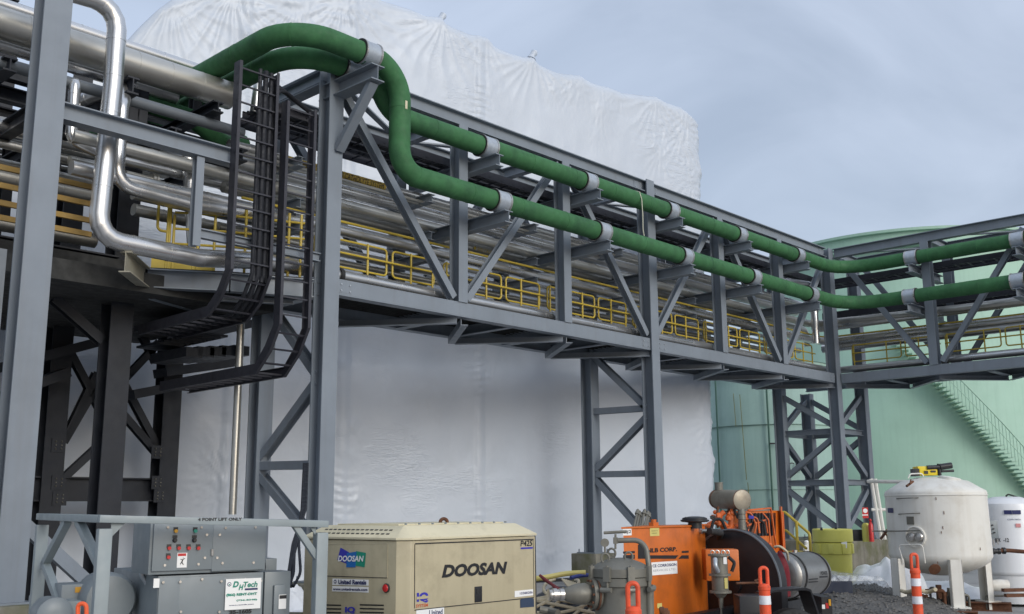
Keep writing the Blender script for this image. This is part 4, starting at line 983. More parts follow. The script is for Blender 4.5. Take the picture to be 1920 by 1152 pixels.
FSg.txt('(866) RENT-DHT',424,1120,482,1110.5,txtteal,rs_,bold=.06)
FSg.txt('(736-8348)',443,1128.5,482,1122.5,txtteal,rs_,bold=.05)
FSg.txt('www.rentdh.com',429,1136.5,476,1132,txtnavy,rs_,bold=.04)
FSd=Face(F2.P+F2.n*.0335,e1); FSd.txt('35-1605',430,1152.5,472,1142,txtblack,dh,bold=.05)
b=MB(); F2.rect(b,287,1085,297,1102,.002,.019); one(b,'paper_label',white,dh)
# flexible conduit
q0=hd(266,1052,8.3); b=MB(); b.tube(fillet([hd(267,1050,8.35),hd(265,1078,8.3),hd(282,1106,8.35),hd(300,1110,8.5)],.06,5),.020,10,rf=lambda t:.020+.002*math.sin(t*90)); one(b,'flexible_conduit',galv,dh)
b=MB(); b.cyl(hd(258,1060,8.3),hd(272,1060,8.3),.03,10); b.cyl(hd(265,1052,8.3),hd(264,1072,8.3),.026,10); one(b,'conduit_fitting',chrome,dh)
b=MB(); P=hd(253,1100,8.9); b.lathe(P,[(.085,0),(.085,.03),(.06,.035)],24,ax=-e1-e2*.2); one(b,'round_port',chrome,dh)
# switch box on the right
F3=Face(LA+e2*.42+e1*.02,e1)
boxpx('isolator_box',F3,497,1073,542,1175,.22,cabgrey,dh); boxpx('isolator_cover',F3,512,1097,530,1165,.03,cabgrey,dh,out=.03,bev=.01)
b=MB(); F3.rect(b,520,1115,533,1141,.002,.034); one(b,'paper_label',white,dh); b=MB(); F3.rect(b,521,1116,534,1122,.001,.0365); one(b,'warning_strip',txtblack,dh)
boxpx('rear_duct',Face(LA+e2*1.1,e1),498,1048,518,1090,.3,cabgrey,dh)
# blower, motor and small box at the left
F4=Face(LA+e2*.5,e1)
F5=Face(LA+e2*1.0,e1)
boxpx('terminal_box',F5,116,1097,176,1170,.3,cabgrey,dh,bev=.01); b=MB(); F5.rect(b,141,1101,151,1111,.003,.004); one(b,'tag_plate',amber,dh)
P=F5.p(197,1122); b=MB(); b.lathe(P-F5.n*.2,[(.19,0),(.205,.03),(.205,.36),(.18,.40),(.10,.41)],32,ax=F5.n); one(b,'blower_housing',cabgrey,dh)
boxpx('blower_inlet',F4,120,1128,150,1175,.25,framegrey,dh,bev=.01)
P=F4.p(98,1152); b=MB(); b.lathe(P+e2*.25,[(.10,0),(.115,.02),(.115,.30),(.125,.31),(.125,.36),(.09,.385),(.03,.39)],28,ax=-e2); one(b,'motor',cabgrey,dh)
P=hd(88,1142,8.3); b=MB(); b.lathe(P,[(.055,0),(.055,.01),(.02,.015)],20,ax=-HD); one(b,'motor_cap',silver,dh)
hk=MB(); q=fillet([hd(146,1160,7.0),hd(146,1132,7.0),hd(162,1132,7.0),hd(162,1160,7.0)],.03,6); hk.tube(q,.014,10); o=hk.build('lifting_hook',mat('orange_hook_paint',(.75,.11,.03),.4),loc=q[0]); tag(o,'bright orange lifting hook inside the grey frame','hook')
b=MB(); b.tube(fillet([hd(493,1045,9.2),hd(497,1060,9.2),hd(495,1075,9.1),hd(489,1085,9.0)],.05,4),.009,6); o=b.build('drain_hose',cable_m,loc=hd(493,1045,9.2)); tag(o,'thin black hose hanging behind the control boxes','hose')
P=hd(545,1075,10.2); b=MB()
for i,(xa,xb) in enumerate(((566,556),(570,549),(573,552),(569,560))):
    b=MB(); b.tube(fillet([hd(xa+4,870,14.6),hd(xa,955,12.5),hd(xb,1020,10.5),hd(xb-14+i*6,1075,10.2),hd(xb-10,1100,10)],.4,5),.017-.003*(i%2),8); o=b.build('power_cable',cable_m,loc=P); tag(o,'power cable falling beside the near tower, '+['leftmost and thickest','second from the left','third from the left','rightmost one'][i],'cable','cables falling beside the near tower')
# ================================================================== TAN COMPRESSOR
K=hd(757,1014,8.6); ex=flat(RT*.65+HD*.76); ey=flat(-RT*.76+HD*.65)
KG=V((K.x,K.y,0)); zr=K.z
FX=Face(KG+ey*.0,ex); 
# side face starts at px 775 ; rear face ends at px 741 : the corner is cut
ch=.085
ls=(FX.p(1003,1000)-KG).dot(ex); FY0=Face(KG,ey); lw=(FY0.p(585,1009)-KG).dot(ey)+.10
cp=thing('air_compressor','tan towable air compressor with large black lettering on its side','compressor',KG)
zb=.52
body=[KG+ex*ch,KG+ex*ls,KG+ex*ls+ey*lw,KG+ey*lw,KG+ey*ch]
b=prismz(body,zb,zr-.005); one(b,'enclosure',tan,cp,bevel=.008)
# bevelled roof with a small overhang
def ring(off,z): 
    q=[KG+ex*(ch-off)-ey*off*.0,KG+ex*(ls+off),KG+ex*(ls+off)+ey*(lw+off),KG+ey*(lw+off)-ex*off*.0,KG+ey*(ch-off)]
    c=KG+ex*ls/2+ey*lw/2
    return [V((p.x,p.y,z))+ (c-p).normalized()*(-off)*0 for p in q]
def inset(poly,d,z):
    c=sum(poly,V())/len(poly); n=len(poly); out=[]
    for i in range(n):
        p0,p1,p2=poly[i-1],poly[i],poly[(i+1)%n]; a=(p1-p0).normalized(); c2=(p2-p1).normalized()
        n1=V((-a.y,a.x,0)); n2=V((-c2.y,c2.x,0))
        if n1.dot(c-p1)<0: n1=-n1
        if n2.dot(c-p1)<0: n2=-n2
        bis=(n1+n2).normalized(); q=p1+bis*(d/max(.3,bis.dot(n1))); out.append(V((q.x,q.y,z)))
    return out
r0=inset(body,-.012,zr); r1=inset(body,-.012,zr+.02); r2=inset(body,.13,zr+.115); n=len(body)
b=MB(); vs=r0+r1+r2; fs=[tuple(range(n-1,-1,-1)),tuple(2*n+i for i in range(n))]
for L0 in (0,n):
    for i in range(n): fs.append((L0+i,L0+(i+1)%n,L0+n+(i+1)%n,L0+n+i))
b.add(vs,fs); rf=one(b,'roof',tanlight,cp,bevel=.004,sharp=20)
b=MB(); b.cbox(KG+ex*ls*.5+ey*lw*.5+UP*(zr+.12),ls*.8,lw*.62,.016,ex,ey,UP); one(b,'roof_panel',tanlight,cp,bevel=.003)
for i in range(9):
    b=MB(); P=KG+ex*(ls*.12+i*ls*.095)+ey*.19+UP*(zr+.12); b.cyl(P,P+UP*.014,.011,8); one(b,'roof_bolt',cabgrey,cp)
# rear roof vent slots (two rows) on the sloping rear edge
for row in range(2):
    for i in range(15):
        f=.11+i*.055; u=.30+row*.32
        P=(r1[4]*(1-f)+r1[3]*f)*(1-u)+(r2[4]*(1-f)+r2[3]*f)*u
        nn=(r1[3]-r1[4]).cross(r2[4]-r1[4]).normalized(); nn=nn if nn.z>0 else -nn
        sd_=(r1[3]-r1[4]).normalized(); u2=nn.cross(sd_); b=MB(); b.cbox(P+nn*.0015,.036,.014,.003,sd_,u2,nn); one(b,'vent_slot',black,cp)
# lifting eye
P=hd(832,990,9.4); P=KG+ex*ls*.5+ey*lw*.45+UP*(zr+.12); P=hit(832,991,P,HD); b=MB(); s=.032
b.tube(fillet([P-RT*s-UP*.02,P-RT*s+UP*.085,P+RT*s+UP*.085,P+RT*s-UP*.02],.034,8),.016,10); one(b,'lifting_eye',rust,cp)
# side door and lines
FD=Face(KG-ey*.0,ex)
b=MB(); FD.rect(b,778,1019.5,1000,1143,.006,.001); one(b,'side_door',tan,cp,bevel=.002) if False else None
def linepx(F,x0,y0,x1,y1,w=.006,m=black,nm='seam',t=.003):
    b=MB(); b.bar(F.p(x0,y0)+F.n*.002,F.p(x1,y1)+F.n*.002,t,w,up=UP if abs(y1-y0)<abs(x1-x0) else F.ex) if abs(y1-y0)<abs(x1-x0) else b.bar(F.p(x0,y0)+F.n*.002,F.p(x1,y1)+F.n*.002,w,t,up=F.n); one(b,nm,m,cp)
linepx(FD,778,1020,1000,1011.5,.010); linepx(FD,777.5,1021,777,1141,.006); linepx(FD,777,1144.5,1001,1120.5,.007); linepx(FD,999.5,1012,1001,1120,.004)
FD.txt('DOOSAN',828,1084,955,1053,txtblack,cp,bold=.045,shear=.18) if False else None
A0=FD.p(828,1084); A1=FD.p(951,1076); exd=(A1-A0).normalized(); hh=FD.p(832,1059).z-A0.z
text('DOOSAN',A0+FD.n*.003,exd,UP,(A1-A0).length,hh,txtblack,cp,bold=.05,shear=.24,depth=0)
A0=FD.p(975.5,1025); A1=FD.p(998,1024); text('P425',A0+FD.n*.003,FD.ex,UP,(A1-A0).dot(FD.ex),FD.p(975.5,1014).z-A0.z,txtblack,cp,bold=.02,depth=0,shear=.12)
b=MB(); FD.rect(b,976,1027,998.5,1029,.001,.002); one(b,'blue_underline',txtblue,cp)
b=MB(); FD.rect(b,889.5,1100.5,903,1128.5,.006,.001); one(b,'door_latch',black,cp,bevel=.002)
b=MB(); FD.rect(b,892,1104,900.5,1113,.006,.004); one(b,'latch_paddle',rubber,cp)
b=MB(); FD.rect(b,964.5,1108.5,999,1116.5,.002,.002); one(b,'number_plate',white,cp)
A0=FD.p(974,1115.5); A1=FD.p(998,1113); text('10388286',A0+FD.n*.005,(A1-A0).normalized(),UP,(A1-A0).length,.022,txtnavy,cp,depth=0,bold=.02)
b=MB(); q=[FD.p(975,1125),FD.p(980,1122.5),FD.p(996,1121),FD.p(1000.5,1122.5),FD.p(1001,1138),FD.p(975,1140)]; b.prism([p+FD.n*.002 for p in q],FD.n*.002); one(b,'oval_badge',mat('dark_blue_badge',(.03,.05,.09),.4),cp)
A0=FD.p(781,1132); A1=FD.p(803,1131); text('IQ',A0+FD.n*.003,FD.ex,UP,(A1-A0).dot(FD.ex),FD.p(781,1112).z-A0.z,txtblue,cp,bold=.05,depth=0)
b=MB(); FD.rect(b,780,1119.5,804,1122,.001,.0045); one(b,'logo_stripe',tan,cp)
A0=FD.p(779.5,1140); A1=FD.p(802,1138); text('SYSTEM',A0+FD.n*.003,FD.ex,UP,(A1-A0).dot(FD.ex),.026,txtorange,cp,bold=.02,depth=0)
b=MB(); FD.rect(b,780,1145,832,1165,.002,.002); one(b,'hire_sticker',white,cp); A0=FD.p(804,1155); text('United',A0+FD.n*.005,FD.ex,UP,FD.p(829,1150).__sub__(A0).dot(FD.ex),.045,txtnavy,cp,depth=0,bold=.02)
# wheel arch and wheels
for f in (.36,.66):
    P=KG+ex*ls*f+UP*.36; b=MB(); b.lathe(P-ey*.12,[(.20,0),(.335,.02),(.35,.06),(.35,.17),(.335,.21),(.2,.22)],36,ax=ey); w=one(b,'wheel',rubber,cp)
b=MB(); P=KG+ex*ls*.51-ey*.06
pts=[P-ex*.85+UP*.52,P-ex*.66+UP*.70,P-ex*.4+UP*.765,P+ex*.4+UP*.765,P+ex*.66+UP*.70,P+ex*.85+UP*.52]; pts2=[p-UP*.012 for p in pts[::-1]]
b.prism([p-ey*.12 for p in pts+pts2],ey*.2); one(b,'mudguard',cabgrey,cp)
b=MB(); b.cbox(KG+ex*ls*.5+ey*lw*.5+UP*.42,ls*1.02,lw*.7,.2,ex,ey,UP); one(b,'chassis',black,cp)
# rear face
FY=Face(KG-ex*.0,ey)
b=MB()
linepx(FY,612,1020,727,1019,.003,tanlight,t=.002)
linepx(FY,727,1020,726.5,1084,.003,tan); linepx(FY,726,1084,606,1080,.005,black)
def ty(s,x0,y0,x1,y1,m,**k):
    A0=FY.p(x0,y0); A1=FY.p(x1,y0+(k.pop('dy',0))); hgt=FY.p(x0,y1).z-A0.z; return text(s,A0+FY.n*.008,(A1-A0).normalized(),UP,(A1-A0).length,hgt,m,cp,depth=0,**k)
def quad(F,pts,m,nm,out=.002):
    b=MB(); b.prism([F.p(x,y)+F.n*out for x,y in pts],F.n*.001); one(b,nm,m,cp)
quad(FY,[(639,1027),(655,1036),(652,1058),(633,1050)],txtblue,'logo_panel')
quad(FY,[(651,1037.5),(669,1034.5),(667,1064),(650,1064)],logob,'logo_panel',.0035)
quad(FY,[(668,1033.5),(686.5,1037),(684,1064),(667,1061)],logog,'logo_panel',.002)
ty('DOOSAN',635,1053,683,1042,white,bold=.03,shear=.15,dy=.5)
quad(FY,[(624,1085),(691.5,1087.5),(691.5,1098.5),(623.5,1097)],white,'hire_sticker'); quad(FY,[(623.5,1099),(691.5,1101),(691.5,1111.5),(623,1109)],white,'hire_sticker')
ty('United Rentals',635.5,1095.5,688,1087,txtnavy,bold=.04,dy=1.2); ty('www.unitedrentals.com',625.5,1107,690,1102,txtnavy,bold=.035,dy=1.5)
b=MB(); P=FY.p(629.5,1090.8)+FY.n*.006; b.lathe(P,[(.017,0),(.017,.001)],20,ax=FY.n); one(b,'logo_ring',txtnavy,cp); b=MB(); b.lathe(P+FY.n*.002,[(.008,0),(.008,.001)],16,ax=FY.n); one(b,'logo_ring',white,cp)
P=FY.p(725.5,1103); b=MB(); b.lathe(P,[(.036,0),(.038,.012),(.034,.018)],24,ax=FY.n); tl=one(b,'tail_light',rubber,cp); b=MB(); b.lathe(P+FY.n*.018,[(.031,0),(.028,.008),(.012,.012)],24,ax=FY.n); one(b,'red_lens',red,tl)
P=FY.p(592,1095); b=MB(); b.lathe(P,[(.036,0),(.038,.012),(.034,.018)],24,ax=FY.n); one(b,'tail_light',rubber,cp)
for (x0,x1) in ((594,640),(675,720)):
    for y in (1134,1141,1148):
        quad(FY,[(x0,y-1),(x1,y),(x1,y+2.6),(x0,y+1.6)],black,'louvre')
ty('IQ',648,1151,667,1138,txtblue,bold=.05)
# coupling chain of rivets down the far edge
b=MB(); b.tube([FX.p(1005.5,1005)-FX.n*.02,FX.p(1008,1150)-FX.n*.02],.010,6); one(b,'edge_trim',black,cp)
# ================================================================== STRAINER VESSEL
SC=hd(1163,1062,7.6); zl=SC.z; rs=52/FPX*7.6*.98; SG=V((SC.x,SC.y,0))
sv=thing('strainer_vessel','grey cast strainer vessel with domed lid, eye bolts and swing arm','strainer vessel',SG)
b=MB(); b.lathe(SG,[(rs*.7,.1),(rs*.93,.2),(rs*.93,zl-.20),(rs*.93,zl-.13)],48); one(b,'body',castgrey,sv)
b=MB(); b.lathe(SG,[(rs*.94,zl-.135),(rs*1.04,zl-.13),(rs*1.04,zl-.075),(rs*.94,zl-.07)],48); one(b,'flange',castgrey,sv)
b=MB(); b.lathe(SG,[(rs*1.0,zl-.072),(rs*1.06,zl-.068),(rs*1.06,zl-.012),(rs*.98,zl),(rs*.8,zl+.022),(rs*.5,zl+.045),(rs*.2,zl+.058),(.01,zl+.06)],48); one(b,'lid',castgrey,sv)
for a in range(0,360,45):
    d=V((math.cos(R(a+12)),math.sin(R(a+12)),0)); t=d.cross(UP); b=MB(); P=SG+d*(rs*1.08)+UP*(zl-.075)
    b.cbox(P+UP*.03,.05,.03,.10,t,d,UP); b.cyl(P-UP*.075+d*.02-t*.04,P-UP*.075+d*.02+t*.04,.018,10); b.cyl(P-UP*.09,P+UP*.09,.009,8); one(b,'swing_clamp',castgrey,sv)
def eye(P,r=.028,t=.008,nm='eye_bolt',root=sv,m=castgrey,n_=None):
    b=MB(); n_=n_ or flat(RT); q=[P+n_*math.cos(a)*r+UP*(r+math.sin(a)*r*1.2) for a in [2*math.pi*i/16 for i in range(16)]]; b.tube(q,t,8,closed=True); one(b,nm,m,root)
for x,y,d in ((1135,1055,7.55),(1179,1052,7.55),(1147,1045,7.75)): eye(hd(x,y,d))
b=MB(); P=hd(1134.5,1038,7.6); b.cyl(P,P+UP*.05,.007,8); P2=P+UP*.075; b.lathe(P2-HD*.012,[(.030,0),(.030,.02)],20,ax=HD); one(b,'pressure_gauge',castgrey,sv)
arm=[hd(1217,1152,7.55),hd(1216,1060,7.55),hd(1210,1012.5,7.6),hd(1158,1014,7.6)]
b=MB(); b.tube(fillet(arm,[.1,.16],8),.019,12); one(b,'swing_arm',castgrey,sv)
b=MB(); b.cyl(hd(1154,1002,7.6),hd(1154,1030,7.6),.008,8); b.cbox(hd(1154,1014,7.6),.03,.03,.045,RT,HD,UP); one(b,'lid_screw',castgrey,sv)
b=MB(); b.cyl(hd(1132,999.5,7.6),hd(1175,997,7.6),.011,10); one(b,'screw_handle',castgrey,sv)
b=MB(); b.cyl(hd(1217,1152,7.55)-UP*.2,hd(1217,1103,7.55),.033,12); b.lathe(hd(1217,1103,7.55),[(.036,-.01),(.036,.012)],12); one(b,'arm_socket',castgrey,sv)
na=flat(-RT*.9-HD*.25); P=hd(1122,1113,7.55)
b=MB(); b.lathe(P,[(.08,-.10),(.08,.0),(.108,.001),(.108,.028),(.10,.03),(.10,.034),(.108,.036),(.108,.06),(.06,.062),(.062,.07),(.075,.10),(.072,.16),(.05,.235),(.035,.26)],32,ax=na); one(b,'inlet_nozzle',castgrey,sv)
b=MB(); b.lathe(P+na*.015,[(.112,0),(.116,.005),(.112,.012)],32,ax=na); one(b,'gasket_rim',rust,sv)
b=MB(); b.lathe(P+na*.26,[(.042,0),(.042,.03),(.036,.032),(.036,.05),(.044,.052),(.044,.08),(.036,.082),(.036,.10),(.042,.11),(.030,.112)],20,ax=na); one(b,'hose_coupling',chrome,sv)
for i in range(10):
    a=i*.628; t1=na.cross(UP).normalized(); q=P+(t1*math.cos(a)+UP*math.sin(a))*.092+na*.06; b=MB(); b.cyl(q,q+na*.014,.009,6); one(b,'flange_bolt',rust,sv)
for x,y in ((1237,1146),(1240,1150)): 
    P=hd(x,y,7.8); b=MB(); b.lathe(P,[(.03,0),(.03,.03),(.02,.035),(.02,.06)],14,ax=RT); one(b,'side_valve',rust,sv)
# ================================================================== HOSE PILE
hp_lab={'t':'tan air hose in the heap beside the compressor, ','r':'dark red hose lying over the heap, ','b':'blue hose across the back of the heap','y':'pale yellow hose along the top of the heap'}
random.seed(5); GH='hoses heaped beside the compressor'
b=MB(); HP=hd(1062,1120,12.4); 
vs,fs=grid(-1.0,1.0,-.9,.9,30,26,lambda x,y:max(0,.80*(1-(x*x/1.0+y*y/.8))+.05*noise.noise(V((x*3,y*3,1)))))
b.add([V((HP.x,HP.y,0))+RT*v[0]+HD*v[1]+UP*v[2] for v in vs],fs); o=b.build('plastic_sheet_heap',mat('dark_crumpled_plastic',(.06,.065,.075),.3,0,.4,5,bump=.03,bscale=9),loc=(HP.x,HP.y,0),fix=False); tag(o,'dark crumpled plastic sheet heaped under the hoses','plastic sheet')
def hz(x,y): return max(.02,.80*(1-(x*x/1.0+y*y/.8)))+.05
ords=['lowest','lower left','middle left','upper left','centre','upper centre','right','rear','front','topmost','far right','inner']
for i in range(12):
    cx_,cy_=-.25+.04*i-(.25 if i%2 else 0),-.25+random.uniform(-.25,.2); r0_=random.uniform(.22,.55); q=[]
    a0_=random.uniform(2.2,3.4); 
    for k in range(16):
        a=a0_+k*.22; x,y=cx_+math.cos(a)*r0_*1.3,cy_+math.sin(a)*r0_; q.append(V((HP.x,HP.y,0))+RT*x+HD*y+UP*(hz(x,y)+.02+.012*i%.07))
    b=MB(); b.tube(q,.019,8); o=b.build('air_hose',hose_t,loc=q[0]); tag(o,hp_lab['t']+ords[i]+' coil','hose',GH)
for i in range(4):
    q=[hd(1012+i*3,1079+i*3,11.9),hd(1035+i*3,1096+i*2,11.8),hd(1056+i*3,1120-i*2,11.7)]; b=MB(); b.tube(fillet(q,.3,4),.017,8); o=b.build('air_hose',hose_r,loc=q[0]); tag(o,hp_lab['r']+['leftmost','second','third','rightmost'][i],'hose',GH)
for i in range(7):
    q=[hd(1054+i*4,1086+i*1.2,12.0),hd(1066+i*4,1101+i,11.8),hd(1087+i*3,1118-i,11.7)]; b=MB(); b.tube(fillet(q,.3,4),.011,8); o=b.build('sand_hose',hose_t,loc=q[0]); tag(o,'thin tan hose in the parallel bunch near the vessel, %s'%['first from the left','second','third','fourth','fifth','sixth','last'][i],'hose',GH)
b=MB(); q=[hd(1000,1086,12.0),hd(1030,1082,12.0),hd(1060,1075.5,12.1),hd(1098,1074,12.1)]; b.tube(fillet(q,.4,4),.03,10); o=b.build('air_hose',hose_y,loc=q[0]); tag(o,hp_lab['y'],'hose',GH)
b=MB(); q=[hd(1070,1084,12.0),hd(1090,1079,12.1),hd(1120,1078,12.1)]; b.tube(fillet(q,.4,4),.022,10); o=b.build('air_hose',hose_b,loc=q[0]); tag(o,hp_lab['b'],'hose',GH)
b=MB(); q=[hd(1012,1143,11.2),hd(1030,1146,11.2),hd(1046,1150,11.1)]; b.tube(q,.04,10); o=b.build('hose_end',castgrey,loc=q[0]); tag(o,'grey hose end lying at the foot of the heap','hose')
# ================================================================== ORANGE PUMP TRAILER
d0=10.6
Pa=hd(1168,992,d0); Pb=hd(1292,988,d0+.78); Pc=hd(1322,986,d0+1.55)
G0=V((Pa.x,Pa.y,0)); pt=thing('pump_trailer','orange high pressure pump trailer with exposed engine, black belt guard and silver tank','pump trailer',G0)
zc=Pa.z
ga,gb,gc=[V((p.x,p.y,0)) for p in (Pa,Pb,Pc)]; back_=flat(gc-gb)
poly=[ga,gb,gc,gc+flat(-(gb-ga))*1.15+back_*.15,ga+back_*.6]
b=prismz(poly,.30,zc); one(b,'water_tank_housing',orange,pt,bevel=.012)
b=prismz(inset(poly,-.012,0),zc,zc+.018); one(b,'housing_lid',orange,pt,bevel=.004)
FO=Face(ga,gb-ga); FC=Face(gb,gc-gb)
def tO(s,x0,y0,x1,y1,m,**k):
    A0=FO.p(x0,y0); w=(FO.p(x1,y0)-A0).dot(FO.ex); return text(s,A0+FO.n*.004,FO.ex,UP,w,FO.p(x0,y1).z-A0.z,m,pt,depth=0,**k)
def rO(x0,y0,x1,y1,m,nm,out=.001,t=.002):
    b=MB(); FO.rect(b,x0,y0,x1,y1,t,out); one(b,nm,m,pt)
tO('NLB CORP.',1213,1037,1269,1028.5,txtblack,bold=.035)
rO(1168,1034.5,1190,1037.5,txtblack,'stripe'); rO(1168,1041.5,1190,1048,txtblack,'stripe')
b=MB(); b.prism([FO.p(x,y)+FO.n*.002 for x,y in ((1196,1041.5),(1272,1041.5),(1266,1048),(1196,1048))],FO.n*.001); one(b,'stripe',txtblack,pt)
b=MB(); b.prism([FO.p(x,y)+FO.n*.002 for x,y in ((1278,1041.5),(1291,1041.5),(1291,1048),(1272,1048))],FO.n*.001); one(b,'stripe',txtblack,pt)
rO(1278,1033.5,1291,1036.5,txtblack,'stripe')
b=MB(); b.prism([FO.p(x,y)+FO.n*.002 for x,y in ((1196,1022),(1204,1017),(1211,1024),(1211,1041.5),(1196,1041.5))],FO.n*.001); one(b,'logo_mark',txtblack,pt)
rO(1221,1055,1270,1075.5,white,'company_sign'); tO('CE CORROSION',1223,1064.5,1268,1059,txtnavy,bold=.03); tO('SERVICES LTD',1224,1072.5,1266,1068.5,mat('grey_lettering',(.35,.35,.37),.5))
rO(1167.5,992,1184,1004,white,'number_sign'); tO('#J2',1169.5,1002,1183,994.5,txtblack,bold=.02)
rO(1218,989.8,1236,1005,hose_y,'warning_sticker'); tO('SAFETY',1221,997,1233,995,txtblack); tO('FIRST',1222,1001.5,1232,999.5,txtblack)
rO(1232,1132,1241,1140,hose_y,'warning_sticker')
b=MB(); q=FO.p(1240,984); b.cbox(V((q.x,q.y,zc+.03))-FO.n*.1,.09,.06,.05,FO.ex,FO.n,UP); b.lathe(V((q.x,q.y,zc+.055))-FO.n*.1,[(.028,0),(.028,.03)],14); one(b,'filler_cap',orange,pt)
# air cleaner
P=hd(1303,985,11.5); b=MB(); b.lathe(V((P.x,P.y,zc)),[(.075,-.02),(.075,.045),(.135,.05),(.155,.058),(.155,.072),(.135,.078),(.135,.092),(.10,.104),(.04,.11)],32); one(b,'air_cleaner',black,pt)
b=MB(); b.cyl(FC.p(1308,996)-FC.n*.05,FC.p(1326,996)+FC.n*.10+flat(RT)*.05,.022,12); b.cyl(FC.p(1311,996),FC.p(1311,996)+FC.n*.03,.034,12); one(b,'breather_pipe',chrome,pt)
b=MB(); b.tube(fillet([hd(1330,996,11.6),hd(1352,1000,11.8),hd(1345,1015,12.3),hd(1300,975,12.3)],.1,5),.035,12); one(b,'intake_hose',rubber,pt)
# belt guard: wide black drum shaped cover
dirn=flat(-RT*.72-HD*.70); BC=hd(1376,1096,11.9)
b=MB(); n=48; Rg=.60
pl=[]
for i in range(n+1):
    a=math.pi*(i/n); pl.append((math.cos(a)*Rg,math.sin(a)*Rg))
pl=[(Rg,-.35)]+pl+[(-Rg,-.35)]
sx=dirn.cross(UP).normalized()
b.prism([BC+sx*x+UP*y for x,y in pl],-dirn*.13); one(b,'belt_guard',black,pt,bevel=.012)
b=MB(); b.tube([BC+sx*math.cos(a)*Rg*.995+UP*math.sin(a)*Rg*.995+dirn*.004 for a in [math.pi*i/48 for i in range(49)]],.014,6); one(b,'guard_rim',pipegrey,pt)
b=MB(); b.lathe(BC+dirn*.001,[(.10,0),(.10,.02),(.05,.03)],24,ax=dirn); one(b,'guard_hub',black,pt)
# radiator
Rp=hd(1432,1035,13.2); ru=flat(RT*.55+HD*.83)
b=MB(); P=hd(1396,960,13.0); P.z=0; q=hd(1462,960,13.7); q.z=0; rx=flat(q-P); zt_=hd(1430,958,13.3).z
b.box(P+UP*.55,rx*(q-P).length,UP*(zt_-.55),rx.cross(UP)*.20*(-1 if rx.cross(UP).dot(HD)<0 else 1)); one(b,'radiator_shroud',orange,pt,bevel=.01)
b=MB(); b.box(q+UP*.55-rx*.01,flat(HD)*.001+rx*.03,UP*(zt_-.50),-flat(HD)*.10); one(b,'shroud_flange',orange,pt,bevel=.004)
FR=Face(P-HD*.0,rx)
for (x0,y0,x1,y1) in ((1397,957,1440,953),(1397,985,1430,975),(1440,955,1450,1030),(1400,1000,1424,1010),(1430,978,1433,1000),(1462,960,1466,1040)):
    b=MB(); b.bar(FR.p(x0,y0)+FR.n*.04,FR.p(x1,y1)+FR.n*.04,.02,.02); one(b,'shroud_stay',orange2,pt)
b=MB(); b.box(FR.p(1398,1012)+FR.n*.03,rx*.22,UP*.20,FR.n*.012); one(b,'radiator_core',rust,pt)
for k in range(9): b=MB(); b.bar(FR.p(1402+k*6.2,962)+FR.n*.012,FR.p(1402+k*6.2,1005)+FR.n*.012,.012,.012,up=FR.n); one(b,'core_guard_bar',black,pt)
b=MB(); FR.rect(b,1401,963,1452,1004,.004,.002); one(b,'cooling_core',black,pt)
# silencer
MA,MBq=hd(1341,936,12.9),hd(1393,938,12.3); ax=(MBq-MA).normalized()
b=MB(); Lm=(MBq-MA).length; b.lathe(MA-ax*.02,[(.03,0),(.09,.015),(.112,.05),(.115,.07),(.115,Lm-.01),(.120,Lm-.008),(.120,Lm+.006),(.105,Lm+.012),(.05,Lm+.02),(.01,Lm+.022)],36,ax=ax); one(b,'silencer',muff,pt)
for f in (.12,.97):
    b=MB(); q=MA+ax*(Lm*f); b.lathe(q,[(.119,-.006),(.123,0),(.119,.006)],36,ax=ax); one(b,'silencer_band',rust,pt)
P=MA+ax*.10; b=MB(); b.cyl(P+UP*.09,P+UP*.20,.05,20); b.lathe(P+UP*.19,[(.054,0),(.054,.012)],20); one(b,'exhaust_outlet',castgrey,pt)
P=MA+ax*(Lm*.93); b=MB(); b.tube([P-UP*.10,P-UP*.16,P-UP*.165,P-UP*.22,P-UP*.225,P-UP*.36],.05,18,rf=lambda t:.05 if int(t*5)%2 else .042); one(b,'exhaust_pipe',castgrey,pt)
# engine block with turbo and manifolds
E0=hd(1360,1010,12.5); 
b=MB(); b.cbox(V((E0.x,E0.y,.95))+HD*.25+RT*.1,.62,.5,.55,RT,HD,UP); b.cbox(V((E0.x,E0.y,1.26))+HD*.2,.5,.34,.12,RT,HD,UP); one(b,'engine_block',orange2,pt,bevel=.02)
def ep(x,y,d=12.4): return hd(x,y,d)
for pts_,r_,m_ in (([(1365,962),(1372,968),(1370,990),(1352,1002)],.035,orange2),([(1358,960),(1348,968),(1346,985)],.030,orange2),([(1328,985),(1340,978),(1350,985)],.028,orange2),([(1370,995),(1385,988),(1380,1003)],.026,orange2),([(1346,950),(1344,975),(1346,990)],.014,rust),([(1395,975),(1420,968),(1424,1000)],.012,orange2),([(1352,990),(1362,984),(1375,992)],.02,orange2)):
    b=MB(); b.tube(fillet([ep(*p) for p in pts_],.05,5),r_,12); one(b,'manifold_pipe',m_,pt)
for x,y,r_,a_ in ((1347,970,.052,RT),(1373,962,.045,RT),(1356,985,.045,-HD),(1328,988,.04,-HD),(1366,972,.038,UP)):
    b=MB(); b.lathe(ep(x,y),[(r_*.5,-.03),(r_,-.02),(r_,.02),(r_*.8,.025),(r_*.5,.04),(r_*.4,.045)],20,ax=a_); one(b,'turbocharger_casing',orange2,pt)
b=MB(); P=ep(1408,970); b.cbox(P,.06,.04,.035,RT,HD,UP); one(b,'sensor_block',txtblue,pt)
